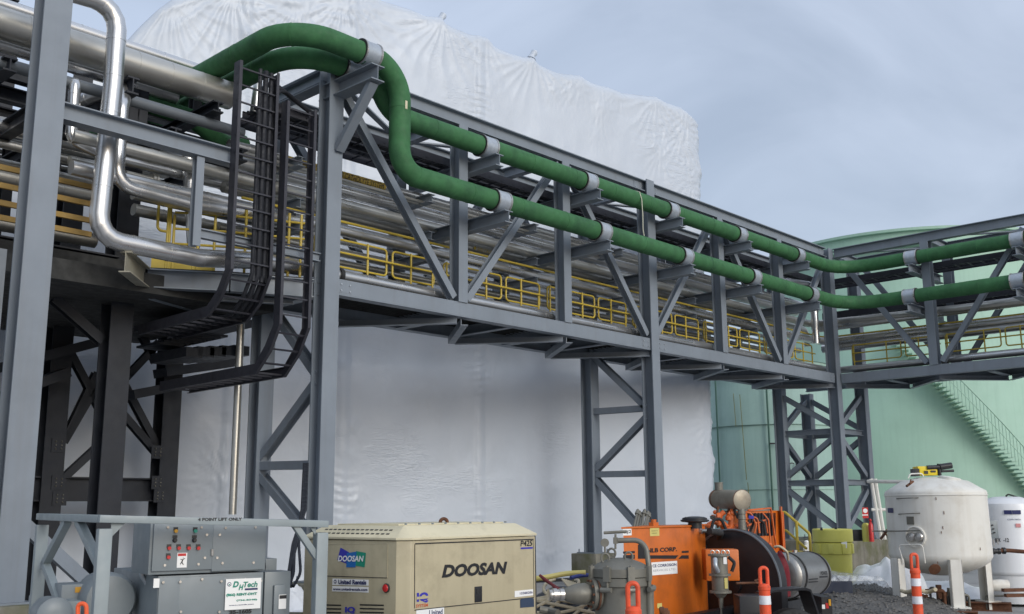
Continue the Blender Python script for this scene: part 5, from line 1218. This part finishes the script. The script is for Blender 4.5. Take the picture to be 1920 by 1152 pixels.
for i in range(30):
    x,y=random.uniform(1330,1402),random.uniform(958,1003); P=ep(x,y,12.45+random.random()*.3); b=MB(); s=random.uniform(.012,.035)
    if i%2: b.cbox(P,s*2,s*1.6,s*1.4,RT,HD,UP)
    else: b.lathe(P,[(s,0),(s,s),(s*.6,s*1.2)],12,ax=(-HD if i%4 else UP))
    one(b,'engine_fitting',orange2 if i%3 else castgrey,pt)
for i,(p_,m_,r_) in enumerate((([(1332,1000),(1338,975),(1352,972),(1362,995)],rubber,.018),([(1376,955),(1384,972),(1396,978),(1402,1002)],rubber,.016),([(1390,960),(1408,962),(1418,985),(1412,1010)],orange2,.011),([(1405,1000),(1415,975),(1432,978),(1436,1005)],rubber,.015),([(1340,1002),(1356,1008),(1376,1000)],orange2,.024),([(1368,948),(1366,962)],rust,.02),([(1430,962),(1441,975),(1444,1012),(1440,1030)],orange2,.009),([(1398,1010),(1420,1014),(1446,1022)],orange2,.02),([(1320,1003),(1322,1018),(1330,1026)],rubber,.03))):
    b=MB(); b.tube(fillet([hd(x,y,12.3+.05*i) for x,y in p_],.05,5),r_,10); one(b,'engine_hose',m_,pt)
b=MB(); P=hd(1385,992,12.6); b.cbox(P,.16,.2,.12,RT,HD,UP); one(b,'rocker_cover',orange2,pt,bevel=.02)
b=MB(); P=hd(1330,1014,12.2); b.lathe(P,[(.07,-.05),(.08,-.02),(.08,.10),(.06,.12)],20,ax=UP); one(b,'oil_filter',black,pt)
# small orange gearbox and grey filter in front of the guard
b=MB(); P=hd(1360,1090,11.35); b.box(V((P.x,P.y,P.z))-RT*.20,RT*.36,HD*.25,UP*.33); one(b,'gearbox',orange,pt,bevel=.02)
P=hd(1351,1112,10.9); zq=P.z; PG_=V((P.x,P.y,0)); zz=lambda y:hd(1351,y,10.9).z
b=MB(); b.lathe(PG_,[(.02,zz(1140)),(.025,zz(1122)),(.05,zz(1118)),(.075,zz(1112)),(.085,zz(1106)),(.085,zz(1078)),(.085,zz(1040))],28); one(b,'filter_bowl',castgrey,pt)
for y in (1110,1078,1041):
    b=MB(); b.lathe(PG_,[(.09,zz(y)-.012),(.112,zz(y)-.01),(.112,zz(y)+.01),(.09,zz(y)+.012)],28); one(b,'filter_flange',castgrey,pt)
for k,x in enumerate((1336,1345,1356,1364)): eye(hd(x,1040,10.85),.019,.006,'ring_nut',pt,chrome)
b=MB(); b.tube(fillet([hd(1341,1048,10.8),hd(1341,1062,10.75),hd(1346,1072,10.8)],.04,4),.024,12); one(b,'filter_elbow',galv,pt)
b=MB(); b.tube(fillet([hd(1366,1045,10.9),hd(1378,1055,10.9),hd(1372,1072,10.9)],.04,4),.018,10); one(b,'filter_hose',rubber,pt)
b=MB(); b.cyl(PG_+UP*.1,PG_+UP*zz(1120),.012,8); one(b,'drain_pipe',castgrey,pt)
FQ=Face(PG_-HD*.088,RT); b=MB(); FQ.rect(b,1358,1084,1365,1104,.002,.0); one(b,'yellow_label',hose_y,pt); b=MB(); FQ.rect(b,1356,1045,1363,1058,.002,.0); one(b,'white_label',white,pt)
# silver round tank with straps
TA,TB=hd(1462,1080,12.3),hd(1522,1076,13.1); ax=(TB-TA).normalized(); Lt=(TB-TA).length; rt_=.262
b=MB(); b.lathe(TA-ax*.03,[(.05,0),(.2,.01),(rt_-.02,.03),(rt_,.05),(rt_,Lt),(rt_-.03,Lt+.03),(.05,Lt+.05)],48,ax=ax); one(b,'silver_tank',silver,pt)
for f in (.16,.90):
    b=MB(); q=TA+ax*(Lt*f); b.lathe(q,[(rt_+.002,-.018),(rt_+.010,-.016),(rt_+.010,.016),(rt_+.002,.018)],48,ax=ax); one(b,'tank_strap',rubber,pt)
b=MB(); q=TA+ax*(Lt*.5)+UP*(rt_-.005); b.cyl(q,q+UP*.03,.03,14); one(b,'tank_cap',chrome,pt)
nrm=ax.cross(UP).normalized(); nrm=nrm if nrm.dot(EYE-TA)>0 else -nrm
for f0,f1,zo,h in ((.22,.50,-.045,.014),(.56,.82,-.03,.020),(.22,.50,-.075,.010)):
    q=TA+ax*(Lt*f0)+nrm*(rt_*.985)+UP*zo; b=MB(); b.box(q,ax*(Lt*(f1-f0)),UP*h,nrm*.006); one(b,'tank_stripe',txtblack,pt)
q=TA+ax*(Lt*.60)+nrm*(rt_+.004)+UP*.0; text('POWER',q,ax,UP,Lt*.22,.045,txtblack,pt,bold=.02,depth=0)
# maroon cloth tied over the tank end
b=MB(); q=hd(1462,1034,12.0); vs=[];nn_=9
for i in range(nn_):
    t=i/(nn_-1); w=.02+.10*math.sin(min(1,t*1.5)*1.6)*(1-t*.75); z=-t*.50
    for k in range(12):
        a=2*math.pi*k/12; vs.append(q+RT*(math.cos(a)*w+t*.05)+HD*(math.sin(a)*w*.5)+UP*z+V((0,0,.02*noise.noise(V((a,t*4,0))))))
b.add(vs,[(i*12+k,i*12+(k+1)%12,(i+1)*12+(k+1)%12,(i+1)*12+k) for i in range(nn_-1) for k in range(12)]+[tuple(range(12))]); o=b.build('maroon_cloth',maroon,loc=q,sharp=80); tag(o,'maroon cloth hanging beside the silver tank','cloth')
b=MB(); b.tube(fillet([hd(1452,1026,11.95),hd(1462,1024,11.9),hd(1476,1035,11.9),hd(1478,1050,12.0)],.05,4),.014,8); one(b,'pipe_loop',hose_t,pt)
# chassis, mudguard, wheels
b=MB(); tdir=flat(TB-TA); c0=hd(1330,1150,11.3); c0.z=.55; b.bar(c0-tdir*1.2,c0+tdir*2.5,.12,.14); one(b,'chassis_beam',black,pt)
b=MB(); c1=c0+HD*1.0; b.bar(c1-tdir*1.2,c1+tdir*2.3,.12,.14); one(b,'chassis_beam',black,pt)
b=MB(); c2_=hd(1400,1125,11.4); b.box(V((c2_.x,c2_.y,.5))-tdir*.1,tdir*1.6,HD*.9,UP*.12); one(b,'deck_plate',black,pt)
WX=hd(1497,1150,10.9); WX.z=0
wdir=flat(HD*.25+RT*.97)
WXs=[hd(1492,1150,10.9),hd(1440,1155,10.4)]
for q in WXs:
    q=V((q.x,q.y,0)); nx=wdir.cross(UP); nx=nx if nx.dot(EYE-q)>0 else -nx
    b=MB(); b.lathe(q+UP*.33+nx*.0,[(.19,0),(.30,-.01),(.335,-.04),(.34,-.10),(.335,-.17),(.30,-.21),(.19,-.21)],40,ax=nx); w=one(b,'tyre',rubber,pt)
    b=MB(); b.lathe(q+UP*.33,[(.19,-.02),(.185,-.05),(.12,-.07),(.06,-.05),(.05,-.02)],30,ax=nx); one(b,'wheel_rim',cabgrey,w)
q=V((WXs[0].x,WXs[0].y,0)); nx=wdir.cross(UP); nx=nx if nx.dot(EYE-q)>0 else -nx
a=hd(1440,1113,10.7); c=hd(1518,1106,11.1); e=hd(1536,1150,11.2)
b=MB(); pts=[a,a+UP*.03+wdir*.08,c-wdir*.04+UP*.02,c+wdir*.02,e]; pts2=[p-UP*.02-wdir*.012 for p in pts[::-1]]
b.prism([p for p in pts+pts2],-nx*.26); one(b,'mudguard',black,pt)
b=MB(); P=hd(1386,1118,10.6); b.box(V((P.x,P.y,.28)),RT*.30,HD*.3,UP*(P.z-.28)); one(b,'tool_box',black,pt,bevel=.01)
b=MB(); P=hd(1540,1120,11.6); b.box(V((P.x,P.y,.40)),RT*.11,HD*.5,UP*(P.z-.40)); one(b,'rear_bumper',black,pt)
FB=Face(V((P.x,P.y,0))-HD*.003,RT); b=MB(); FB.rect(b,1541,1134,1547,1142,.002,0); one(b,'reflector',white,pt); b=MB(); FB.rect(b,1548,1131,1554,1141,.002,0); one(b,'reflector',red,pt); b=MB(); FB.rect(b,1553,1124,1558,1136,.01,.0); one(b,'marker_lamp',amber,pt)
b=MB(); b.tube([hd(1380,1094,11.0),hd(1430,1093,11.1)],.012,8); b.tube([hd(1415,1090,11.0),hd(1424,1086,11.0),hd(1428,1094,11.0)],.012,8); one(b,'tow_hook_bar',rust,pt)
# lances leaning behind the housing
for i,(x0,x1) in enumerate(((1186,1195),(1191,1199),(1197,1203),(1201,1208),(1205,1214),(1209,1217))):
    a,c=hd(x0,1000,12.0),hd(x1,961+i%3*3,12.2); b=MB(); b.tube([a,c],.016,8); b.lathe(c,[(.026,-.03),(.026,.0),(.016,.004),(.02,.03),(.008,.05)],10,ax=(c-a).normalized()); o=b.build('lance_pole',castgrey,loc=a); tag(o,'bare metal lance leaning behind the orange housing, %s'%['leftmost','second from left','third from left','fourth from left','fifth from left','rightmost'][i],'lance','metal lances behind the orange housing')
# ================================================================== DELINEATOR POSTS
def delineator(px,py,d,label,first=None):
    P=hd(px,py,d); G=V((P.x,P.y,0)); H=P.z
    t=thing('delineator_post',label,'traffic post',G,'orange traffic posts'); r=.050
    def zz(f): return f*H
    b=MB(); b.lathe(G,[(.20,0),(.20,.03),(.12,.05),(r*1.1,.06)],24); one(b,'base',rubber,t)
    b=MB(); b.lathe(G,[(r*1.08,.05),(r,.3*H),(r*.93,.835*H),(r*1.02,.84*H),(r*1.02,.862*H),(r*.7,.88*H)],24); one(b,'tube',delor,t)
    s=r*.62; b=MB(); b.tube(fillet([G-RT*s+UP*.86*H,G-RT*s+UP*(H-.012),G+RT*s+UP*(H-.012),G+RT*s+UP*.86*H],.028,6),.0155,10); one(b,'handle_loop',delor,t)
    for a,c in ((.74,.80),(.60,.66)) if H>.9 else ((.62,.81),(.4,.55)):
        b=MB(); ra=r*.96; b.lathe(G,[(ra*1.02,a*H),(ra*1.02+.001,a*H+.001),(ra*1.0,c*H)],24); one(b,'reflective_band',refl,t)
    return t
delineator(1713,1037,10.6,'orange traffic post with white bands before the cream vessel')
delineator(1431,1062,9.0,'orange and white traffic post in front of the trailer wheels')
delineator(1186,1090,6.6,'orange traffic post in front of the grey strainer vessel')
# ================================================================== DRUM, PALLET, SHEETS
P=hd(1560,992,19.3); DG=V((P.x,P.y,0)); zg=.14; H=P.z
dr=thing('overpack_drum','yellow plastic overpack drum with a screw lid standing on gravel','drum',DG+UP*zg); r=.345
b=MB(); b.lathe(DG,[(r*.84,zg),(r*.86,zg+.02),(r*.92,H*.60),(r*.93,H*.66)],48); one(b,'drum_body',drumy,dr)
b=MB(); b.lathe(DG,[(r*.93,H*.655),(r*1.0,H*.66),(r*1.01,H*.80),(r*.95,H*.815)],48)
one(b,'drum_collar',drumy,dr)
for a in range(0,360,40):
    d=V((math.cos(R(a)),math.sin(R(a)),0)); b=MB(); b.cbox(DG+d*(r*1.0)+UP*H*.73,.035,.10,.17,d,d.cross(UP),UP); one(b,'grip_lug',drumy,dr,bevel=.008)
b=MB(); b.lathe(DG,[(r*1.0,H*.82),(r*1.03,H*.825),(r*1.03,H*.985),(r*.99,H*1.0),(r*.9,H*.985),(r*.3,H*.99)],48); one(b,'drum_lid',drumy,dr)
for x in (1540,1567): 
    b=MB(); q=hd(x,992,19.0); b.cbox(q,.03,.05,.05,RT,HD,UP); one(b,'lid_notch',black,dr)
FDm=Face(DG+flat(EYE-DG)*(r*1.015)+RT*.0,RT); b=MB(); q=[FDm.p(1577,1017),FDm.p(1588,1016),FDm.p(1588,1028),FDm.p(1577,1029)]; b.prism([p+FDm.n*.002 for p in q],FDm.n*.004); one(b,'drum_label',white,dr)
# pallet under clear film
P=hd(1590,1122,17.2); PGr=V((P.x,P.y,.10)); plt=thing('wooden_pallet','flat wooden pallet on the gravel, wrapped goods on top','pallet',PGr); px_=flat(RT*.97+HD*.05); py_=flat(HD*.9-RT*.3)
pw=mat('weathered_pallet_wood',(.20,.13,.08),.8,0,.3,9)
for i in range(6): b=MB(); b.box(PGr-px_*.62+py_*(i*.21)+UP*.10,px_*1.25,py_*.13,UP*.02); one(b,'deck_board',pw,plt)
for i in range(3): b=MB(); b.box(PGr-px_*.6+px_*(i*.56),px_*.09,py_*1.2,UP*.098); one(b,'bearer',pw,plt)
b=MB(); b.box(PGr-px_*.62-py_*.0-UP*.0,px_*1.25,py_*.10,UP*.02); one(b,'bottom_board',pw,plt)
gb_=MB(); gb_.box(PGr-px_*.56+py_*.10+UP*.125,px_*.72,py_*.95,UP*.34); o=gb_.build('wrapped_goods',mat('dark_goods',(.03,.04,.07),.6),loc=PGr,bevel=.03); tag(o,'dark stack of goods on the pallet under clear film','goods')
def cloth(name,lab,c,ux,uy,nx_,ny_,fz,m,cat='sheet',thick=True):
    vs=[];fs=[]
    for j in range(ny_+1):
        for i in range(nx_+1):
            u,v=i/nx_*2-1,j/ny_*2-1; rr=1+.18*noise.noise(V((math.atan2(v,u+1e-6)*1.3,c.x,0)))
            x,y=u*rr,v*rr; vs.append(c+ux*x+uy*y+UP*fz(u,v))
    fs=[(j*(nx_+1)+i,j*(nx_+1)+i+1,(j+1)*(nx_+1)+i+1,(j+1)*(nx_+1)+i) for j in range(ny_) for i in range(nx_)]
    b=MB(); b.add(vs,fs); o=b.build(name,m,loc=c,sharp=60,fix=False)
    if thick: md=o.modifiers.new('thickness','SOLIDIFY'); md.thickness=.004
    return tag(o,lab,cat)
def ridg(x,y,s,seed): 
    n1=noise.noise(V((x*s,y*s,seed))); n2=noise.noise(V((x*s*2.3+5,y*s*2.3,seed))); return (1-abs(n1)*2.2)*.6+(1-abs(n2)*2)*.3
def fold(u,v,sd):
    w=noise.noise(V((u*1.1,v*1.1,sd)))*2.2; t=u*.8+v*1.5+w; t2=u*1.7-v*.7+noise.noise(V((u*.9,v*.9,sd+4)))*2
    return (1-abs((t*1.6)%2-1)*2)*.6+(1-abs((t2*1.9)%2-1)*2)*.4
def filmz(u,v):
    e=max(abs((u+.35)/.62),abs(v/.9)); base=.48 if e<1 else max(.06,.48-(e-1)*.75)
    return base+.035*ridg(u,v,2.2,3)
cloth('clear_film_cover','clear plastic film draped over the pallet, trailing to the right',PGr+px_*.12+py_*.45,px_*.95,py_*.75,60,44,filmz,clear,'plastic film')
P=hd(1640,1075,19.2); c=V((P.x,P.y,.10))
cloth('crumpled_film_sheet','big crumpled white sheet on the gravel right of the yellow drum',c,RT*.88,HD*.85,80,60,lambda u,v:.02+max(0,(1-(u*u*.8+v*v)))**.6*(.52+.30*u)+.13*fold(u,v,1)*max(.15,1-(u*u+v*v)),tarpm,'plastic sheet')
P=hd(1760,1085,19.8); c=V((P.x,P.y,.02))
cloth('crumpled_film_sheet','white sheet lying on the ground beneath the cream vessel',c,RT*1.0,HD*.7,70,40,lambda u,v:.01+max(0,(1-(u*u+v*v)))**.6*.26+.08*fold(u,v,5)*max(.15,1-(u*u+v*v)),tarpm,'plastic sheet')
P=hd(520,1075,12.5); c=V((P.x,P.y,.55))
cloth('crumpled_film_sheet','white sheet bunched behind the grey dehumidifier near the tower foot',c,RT*.45,HD*.5,50,40,lambda u,v:.02+max(0,(1-(u*u+v*v)))*.30*(.7+.6*ridg(u,v,1.9,15)),tarpm,'plastic sheet')
# ================================================================== CREAM BLAST VESSEL
d=17.2; P=hd(1753,925,d); G=V((P.x,P.y,0)); r=.785
zf=lambda y:hd(1757,y,d-.0).z
bv=thing('blast_vessel','big cream domed blasting vessel on three legs with a yellow motor on top','pressure vessel',G)
zs,zt2_,zb2=zf(925),zf(897),zf(1050)
prof_=[(.12,zb2-.24),(.40,zb2-.19),(.62,zb2-.10),(.74,zb2-.02),(r,zb2+.06),(r,zb2+.10),(r-.005,zs-.03),(r,zs),(r-.015,zs+.035),(r-.10,zs+.085),(.52,zs+.19),(.26,zt2_+.01),(.05,zt2_+.02)]
b=MB(); b.lathe(G,prof_,72); one(b,'shell',cream,bv,sharp=50)
b=MB(); b.lathe(G,[(r,zs-.045),(r+.008,zs-.04),(r+.008,zs-.03),(r,zs-.025)],72); one(b,'weld_seam',cream,bv)
for px,dd in ((1683,16.9),(1795,16.4),(1852,17.5)):
    q=hd(px,1100,dd); q.z=0; inn=flat(G-q); tt=inn.cross(UP); foot=q-inn*.03; topz=zf(1030) if px==1797 else zf(1045)
    b=MB()
    for s in (-1,1): b.hexa([foot+tt*s*.085-tt*.006,foot+tt*s*.085+tt*.006,foot+tt*s*.085+tt*.006+inn*.12,foot+tt*s*.085-tt*.006+inn*.12]+[p+UP*(topz) for p in (foot+tt*s*.085-tt*.006,foot+tt*s*.085+tt*.006,foot+tt*s*.085+tt*.006+inn*.12,foot+tt*s*.085-tt*.006+inn*.12)])
    b.box(foot-tt*.091+UP*.16,tt*.182,inn*.010,UP*(topz-.16)); b.cbox(foot+inn*.05+UP*.15,.3,.26,.02,tt,inn,UP); one(b,'leg',cream,bv)
sk=[(hd(1668,1122,16.4),hd(1832,1128,15.9)),(hd(1700,1118,17.9),hd(1895,1120,17.3))]
for a,c in sk:
    a.z=c.z=.07; b=MB(); b.ibeam(a,c,.16,.14); one(b,'skid_beam',rust,bv)
FV=Face(G+flat(EYE-G)*(r+.004),RT)
def vp(px,py):   # point on the cylinder wall
    a,z=ang_of(px,py,G,r+.004); return V((G.x+math.cos(a)*(r+.004),G.y+math.sin(a)*(r+.004),z)),V((math.cos(a),math.sin(a),0))
def vplate(x0,y0,x1,y1,m,nm,t=.004,parent=bv):
    A_,n0=vp(x0,y0); B2,n1=vp(x1,y1); A2=V((B2.x,B2.y,A_.z)); b=MB(); B0=V((A_.x,A_.y,B2.z)); nn=(n0+n1).normalized(); b.prism([A_,A2,B2,B0],nn*t); return one(b,nm,m,parent)
for (x0,x1,y) in ((1681,1722,935.5),(1685,1725,964.5)):
    q=[]
    for i in range(6):
        p,nv=vp(x0+(x1-x0)*i/5,y-i*.4); q.append(p+nv*(.05 if 0<i<5 else 0))
    b=MB(); b.tube(q,.009,6); one(b,'grab_bar',castgrey,bv)
vplate(1664.5,953,1675,962,txtnavy,'maker_plate'); vplate(1700,969,1714.5,984,castgrey,'data_plate',.01)
p,nv=vp(1716,1007); b=MB(); b.lathe(p-nv*.03,[(.17,0),(.17,.05),(.15,.055),(.14,.02),(.05,.02)],36,ax=nv); one(b,'side_port',cream,bv)
for dx in (-.07,.05):
    b=MB(); tq=nv.cross(UP); b.lathe(p+nv*.03+tq*dx,[(.07,-.03),(.075,0),(.06,.03),(.02,.04)],20,ax=nv); one(b,'port_disc',chrome,bv)
q=[vp(1664,996)[0],vp(1690,996)[0]+vp(1690,996)[1]*.12,vp(1730,995)[0]+vp(1730,995)[1]*.12]
b=MB(); b.tube(q,.012,6); b.tube([q[0]-RT*.25,q[0]],.012,6); one(b,'step_rail',castgrey,bv)
b=MB(); a1=vp(1693,1022); a2=vp(1733,1021); b.tube(fillet([vp(1700,1058)[0]+a1[1]*.06,a1[0]+a1[1]*.1,a2[0]+a2[1]*.1,vp(1737,1056)[0]+a2[1]*.06],.05,4),.011,6); one(b,'ladder_hoop',cream,bv)
for (x,y) in ((1755,935),(1770,962),(1768,990),(1765,998),(1758,1055),(1838,1030)):
    p,nv=vp(x,y); b=MB(); q=[]
    for i in range(8):
        a=i*.785; q.append(p+nv*.001+nv.cross(UP)*math.cos(a)*random.uniform(.004,.010)+UP*math.sin(a)*random.uniform(.012,.035))
    b.prism(q,nv*.0015); one(b,'rust_spot',rust,bv)
p=G+flat(EYE-G)*.78+UP*(zb2-.03); b=MB(); b.lathe(hd(1752,1067,16.5),[(.09,0),(.09,.02),(.02,.025)],20,ax=-HD+UP*-.6); one(b,'drain_port',rust,bv)
# top equipment
def tp(x,y,dd=17.1): return hd(x,y,dd)
b=MB(); a=tp(1722,892); b.box(a,RT*.34,HD*.24,UP*.15); one(b,'motor_housing',mat('bright_yellow_motor',(.72,.55,.02),.4),bv,bevel=.015)
b=MB(); b.box(tp(1717,893),RT*.07,HD*.22,UP*.12); b.box(tp(1733,889)-HD*.004,RT*.06,-HD*.01,UP*.05); b.box(tp(1745,886)-HD*.004,RT*.08,-HD*.01,UP*.03); one(b,'motor_fins',black,bv)
b=MB(); b.cyl(tp(1738,877),tp(1762,876),.035,12); b.cyl(tp(1762,876),tp(1784,873),.05,12); b.cyl(tp(1765,884),tp(1788,883),.022,10); b.cyl(tp(1760,870),tp(1762,892),.03,10); one(b,'air_fitting',black,bv)
b=MB(); b.lathe(tp(1781,900,16.9),[(.17,-.05),(.17,.03),(.15,.045),(.10,.05)],32,ax=UP+RT*.18-HD*.05); one(b,'hatch_collar',cream,bv)
b=MB(); b.tube(fillet([tp(1703,897),tp(1706,889),tp(1728,888),tp(1732,894)],.05,4),.011,8); one(b,'lifting_loop',cream,bv)
b=MB(); b.cyl(tp(1700,912,16.7),tp(1712,903,16.8),.02,8); b.cyl(tp(1706,908,16.7),tp(1708,900,16.8),.012,8); one(b,'valve',rust,bv)
# clutter below the vessel
for i in range(14):
    x=random.uniform(1705,1850); q=hd(x,1105,random.uniform(16.9,18)); q.z=.02; b=MB()
    hh_=random.uniform(.1,.38); s=random.uniform(.03,.09)
    if i%2: b.cbox(q+UP*hh_/2,s,s*1.2,hh_,flat(RT+HD*random.uniform(-.5,.5)),flat(HD),UP)
    else: b.tube(fillet([q,q+UP*hh_,q+UP*hh_+RT*random.uniform(-.3,.3)],.05,4),s*.4,10)
    one(b,'valve_part',(black,rust,castgrey)[i%3],bv)
b=MB(); q=[hd(1690+ i*8,1108+3*math.sin(i*1.3),16.2+.25*math.cos(i)) for i in range(9)]; b.tube(fillet(q,.1,3),.03,8); o=b.build('blast_hose',hose_t,loc=q[0]); tag(o,'brown hose lying between the legs of the cream vessel','hose')
# ================================================================== WHITE AIR RECEIVER
d=18.4; P=hd(1889,960,d); G2=V((P.x,P.y,0)); r2=.475; zf2=lambda y:hd(1893,y,d).z
wv=thing('air_receiver','tall white round topped air receiver cut by the right edge','pressure vessel',G2)
b=MB(); b.lathe(G2,[(r2*.96,.05),(r2*.96,zf2(1078)),(r2,zf2(1076)),(r2*1.02,zf2(1074)),(r2*1.02,zf2(1070)),(r2,zf2(1068)),(r2,zf2(955)),(r2*.95,zf2(945)),(r2*.78,zf2(937)),(r2*.45,zf2(932)),(.02,zf2(931))],56); one(b,'shell',whitetank,wv)
GG=G;rr_=r
def wp(px,py,off=.004):
    a,z=ang_of(px,py,G2,r2+off); return V((G2.x+math.cos(a)*(r2+off),G2.y+math.sin(a)*(r2+off),z)),V((math.cos(a),math.sin(a),0))
def wtext(s,x0,x1,y0,y1,m,bold=.03):
    A_,n0=wp(x0,y0,.012); B2,n1=wp(x1,y0,.012); h=wp(x0,y1,.012)[0].z-A_.z; e=B2-A_; e.z=0; text(s,A_,e,UP,e.length,h,m,wv,bold=bold,depth=0)
def wplate(x0,y0,x1,y1,m,nm,t=.004):
    A_,n0=wp(x0,y0); B2,n1=wp(x1,y1); A2=V((B2.x,B2.y,A_.z)); B0=V((A_.x,A_.y,B2.z)); b=MB(); b.prism([A_,A2,B2,B0],(n0+n1).normalized()*t); one(b,nm,m,wv)
wplate(1882,957,1897.5,964.5,txtnavy,'maker_plate',.012); wplate(1897.5,957,1914,964.5,txtnavy,'maker_plate',.012)
wtext('0006-12',1866,1892,1016.5,1009,txtblack); wtext('www.vessel.com' if False else 'CORROSION',1889,1914,976,973,txtnavy,.0)
wplate(1904,982,1914,989,mat('pink_label',(.6,.25,.25),.5),'small_label',.010)
a=hd(1851,1010,17.6); b=MB(); zq=hd(1851,976,17.6).z; b.box(a,RT*.20,HD*.12,UP*(zq-a.z)); o=one(b,'control_panel',cabgrey,wv,bevel=.01)
FPn=Face(a-HD*.002,RT)
for x,y in ((1860,985),(1862,992),(1864,999),(1858,1001)): b=MB(); q=FPn.p(x,y); b.cyl(q,q-HD*.03,.012,8); one(b,'switch',black,wv)
for i in range(5): b=MB(); q=FPn.p(1854+i*4,1011); b.tube([q,q-UP*(.06+.03*(i%3))+RT*.01],.009,6); one(b,'cable_gland',black if i%2 else chrome,wv)
b=MB(); q=[hd(1862,1034,17.4),hd(1885,1032,17.4),hd(1935,1036,17.2)]; b.tube(fillet(q,.3,4),.034,10); one(b,'outlet_pipe',rust,wv)
b=MB(); b.lathe(hd(1868,1034,17.4),[(.05,-.06),(.05,-.03),(.04,-.02),(.04,.02),(.05,.03),(.05,.06)],14,ax=RT); b.lathe(hd(1882,1033,17.4),[(.055,-.02),(.055,.02)],14,ax=RT); one(b,'pipe_coupling',black,wv)
b=MB(); b.tube(fillet([hd(1886,931,18.2),hd(1890,927,18.2),hd(1915,935,18.3),hd(1924,960,18.4),hd(1920,1000,18.4)],.2,6),.014,8); one(b,'black_hose',rubber,wv)
b=MB(); q=hd(1876,1098,17.8); b.lathe(q,[(.02,-.2),(.09,-.17),(.10,0),(.09,.12),(.02,.14)],20,ax=RT); o=b.build('small_cylinder',cream,loc=q); tag(o,'small cream cylinder lying at the foot of the white receiver','cylinder')
for x0,x1,y in ((1880,1935,1107),(1885,1935,1117)):
    b=MB(); a,c=hd(x0,y,17.2),hd(x1,y-1,17.2); b.bar(a,c,.1,.05); o=b.build('steel_channel',rust,loc=a); tag(o,'rusty steel channel under the white receiver, '+('upper' if y<1110 else 'lower')+' one','channel')
# ================================================================== CREAM PIPE STAND, EXTINGUISHERS, YELLOW STEP
ps=thing('pipe_stand','cream painted stand of two thin posts beside the cream vessel','pipe stand',hd(1650,1010,24))
for x0,x1 in ((1633,1652),(1641,1659)): b=MB(); b.tube([hd(x0,898,24),hd(x1,1012,24)],.042,8); one(b,'post',cream,ps)
b=MB(); b.tube([hd(1627,903,24),hd(1710,904,23)],.04,8); one(b,'crossbar',cream,ps)
b=MB(); b.tube([hd(1634,956,24),hd(1665,956,24)],.035,8); one(b,'crossbar',cream,ps)
b=MB(); b.tube([hd(1652,1010,23.9),hd(1664,994,23.5)],.03,8); b.tube([hd(1656,996,23.9),hd(1666,1008,23.5)],.02,8); one(b,'stay',rust,ps)
for y in (914,958): b=MB(); 
P=hd(1625,1016,26.5); ex_=thing('extinguisher_cabinet','yellow extinguisher cover with a red sign above it under the corner tower','extinguisher',P)
b=MB(); b.lathe(P,[(.09,0),(.095,.02),(.095,.40),(.05,.46)],20); one(b,'cover',drumy,ex_)
Fe=Face(P-HD*.13,RT); b=MB(); Fe.rect(b,1616,952,1628.5,972,.01,0); one(b,'red_sign',red,ex_)
b=MB(); b.lathe(Fe.p(1622,958)+Fe.n*.012,[(.055,0),(.055,.004)],20,ax=Fe.n); one(b,'white_disc',white,ex_)
b=MB(); Fe.rect(b,1616,965,1627,967,.003,.012); one(b,'white_line',white,ex_)
P=hd(1634.5,1016,26.3); b=MB(); b.lathe(P,[(.06,0),(.06,.40),(.035,.46),(.02,.48),(.04,.52),(.015,.56)],20); o=b.build('fire_extinguisher',red,loc=P); tag(o,'red fire extinguisher next to the yellow extinguisher cover','extinguisher')
P=hd(1608,1013,26.8); b=MB(); b.cbox(P+UP*.12,.3,.25,.28,RT,HD,UP); o=b.build('junction_box',black,loc=P,bevel=.02); tag(o,'small black box on the plinth by the corner tower','box')
ys=thing('step_rail','yellow sloping hand rail of a small access step behind the orange trailer','hand rail',hd(1500,1040,20))
b=MB(); b.tube(fillet([hd(1458,961,20.6),hd(1472,961,20.5),hd(1518,1001,20),hd(1520,1037,20)],.08,5),.028,8); one(b,'top_rail',yellow,ys)
b=MB(); b.tube(fillet([hd(1460,995,20.6),hd(1474,995,20.5),hd(1512,1029,20)],.06,5),.026,8); one(b,'mid_rail',yellow,ys)
b=MB(); b.tube([hd(1493,977,20.2),hd(1497,1050,20.2)],.028,8); one(b,'post',yellow,ys)
b=MB(); b.cbox(hd(1482,1036,20.4),.55,.5,.04,RT,HD,UP); b.cbox(hd(1500,1048,20.2),.4,.4,.03,RT,HD,UP); one(b,'step',yellow,ys)
P=hd(1513,1030,20.6); b=MB(); b.cbox(P,.12,.12,.16,RT,HD,UP); b.lathe(P+UP*.08,[(.04,0),(.05,.06),(.02,.09)],12); o=b.build('paint_bottle',white,loc=P,bevel=.01); tag(o,'small white container left beside the yellow step','container')
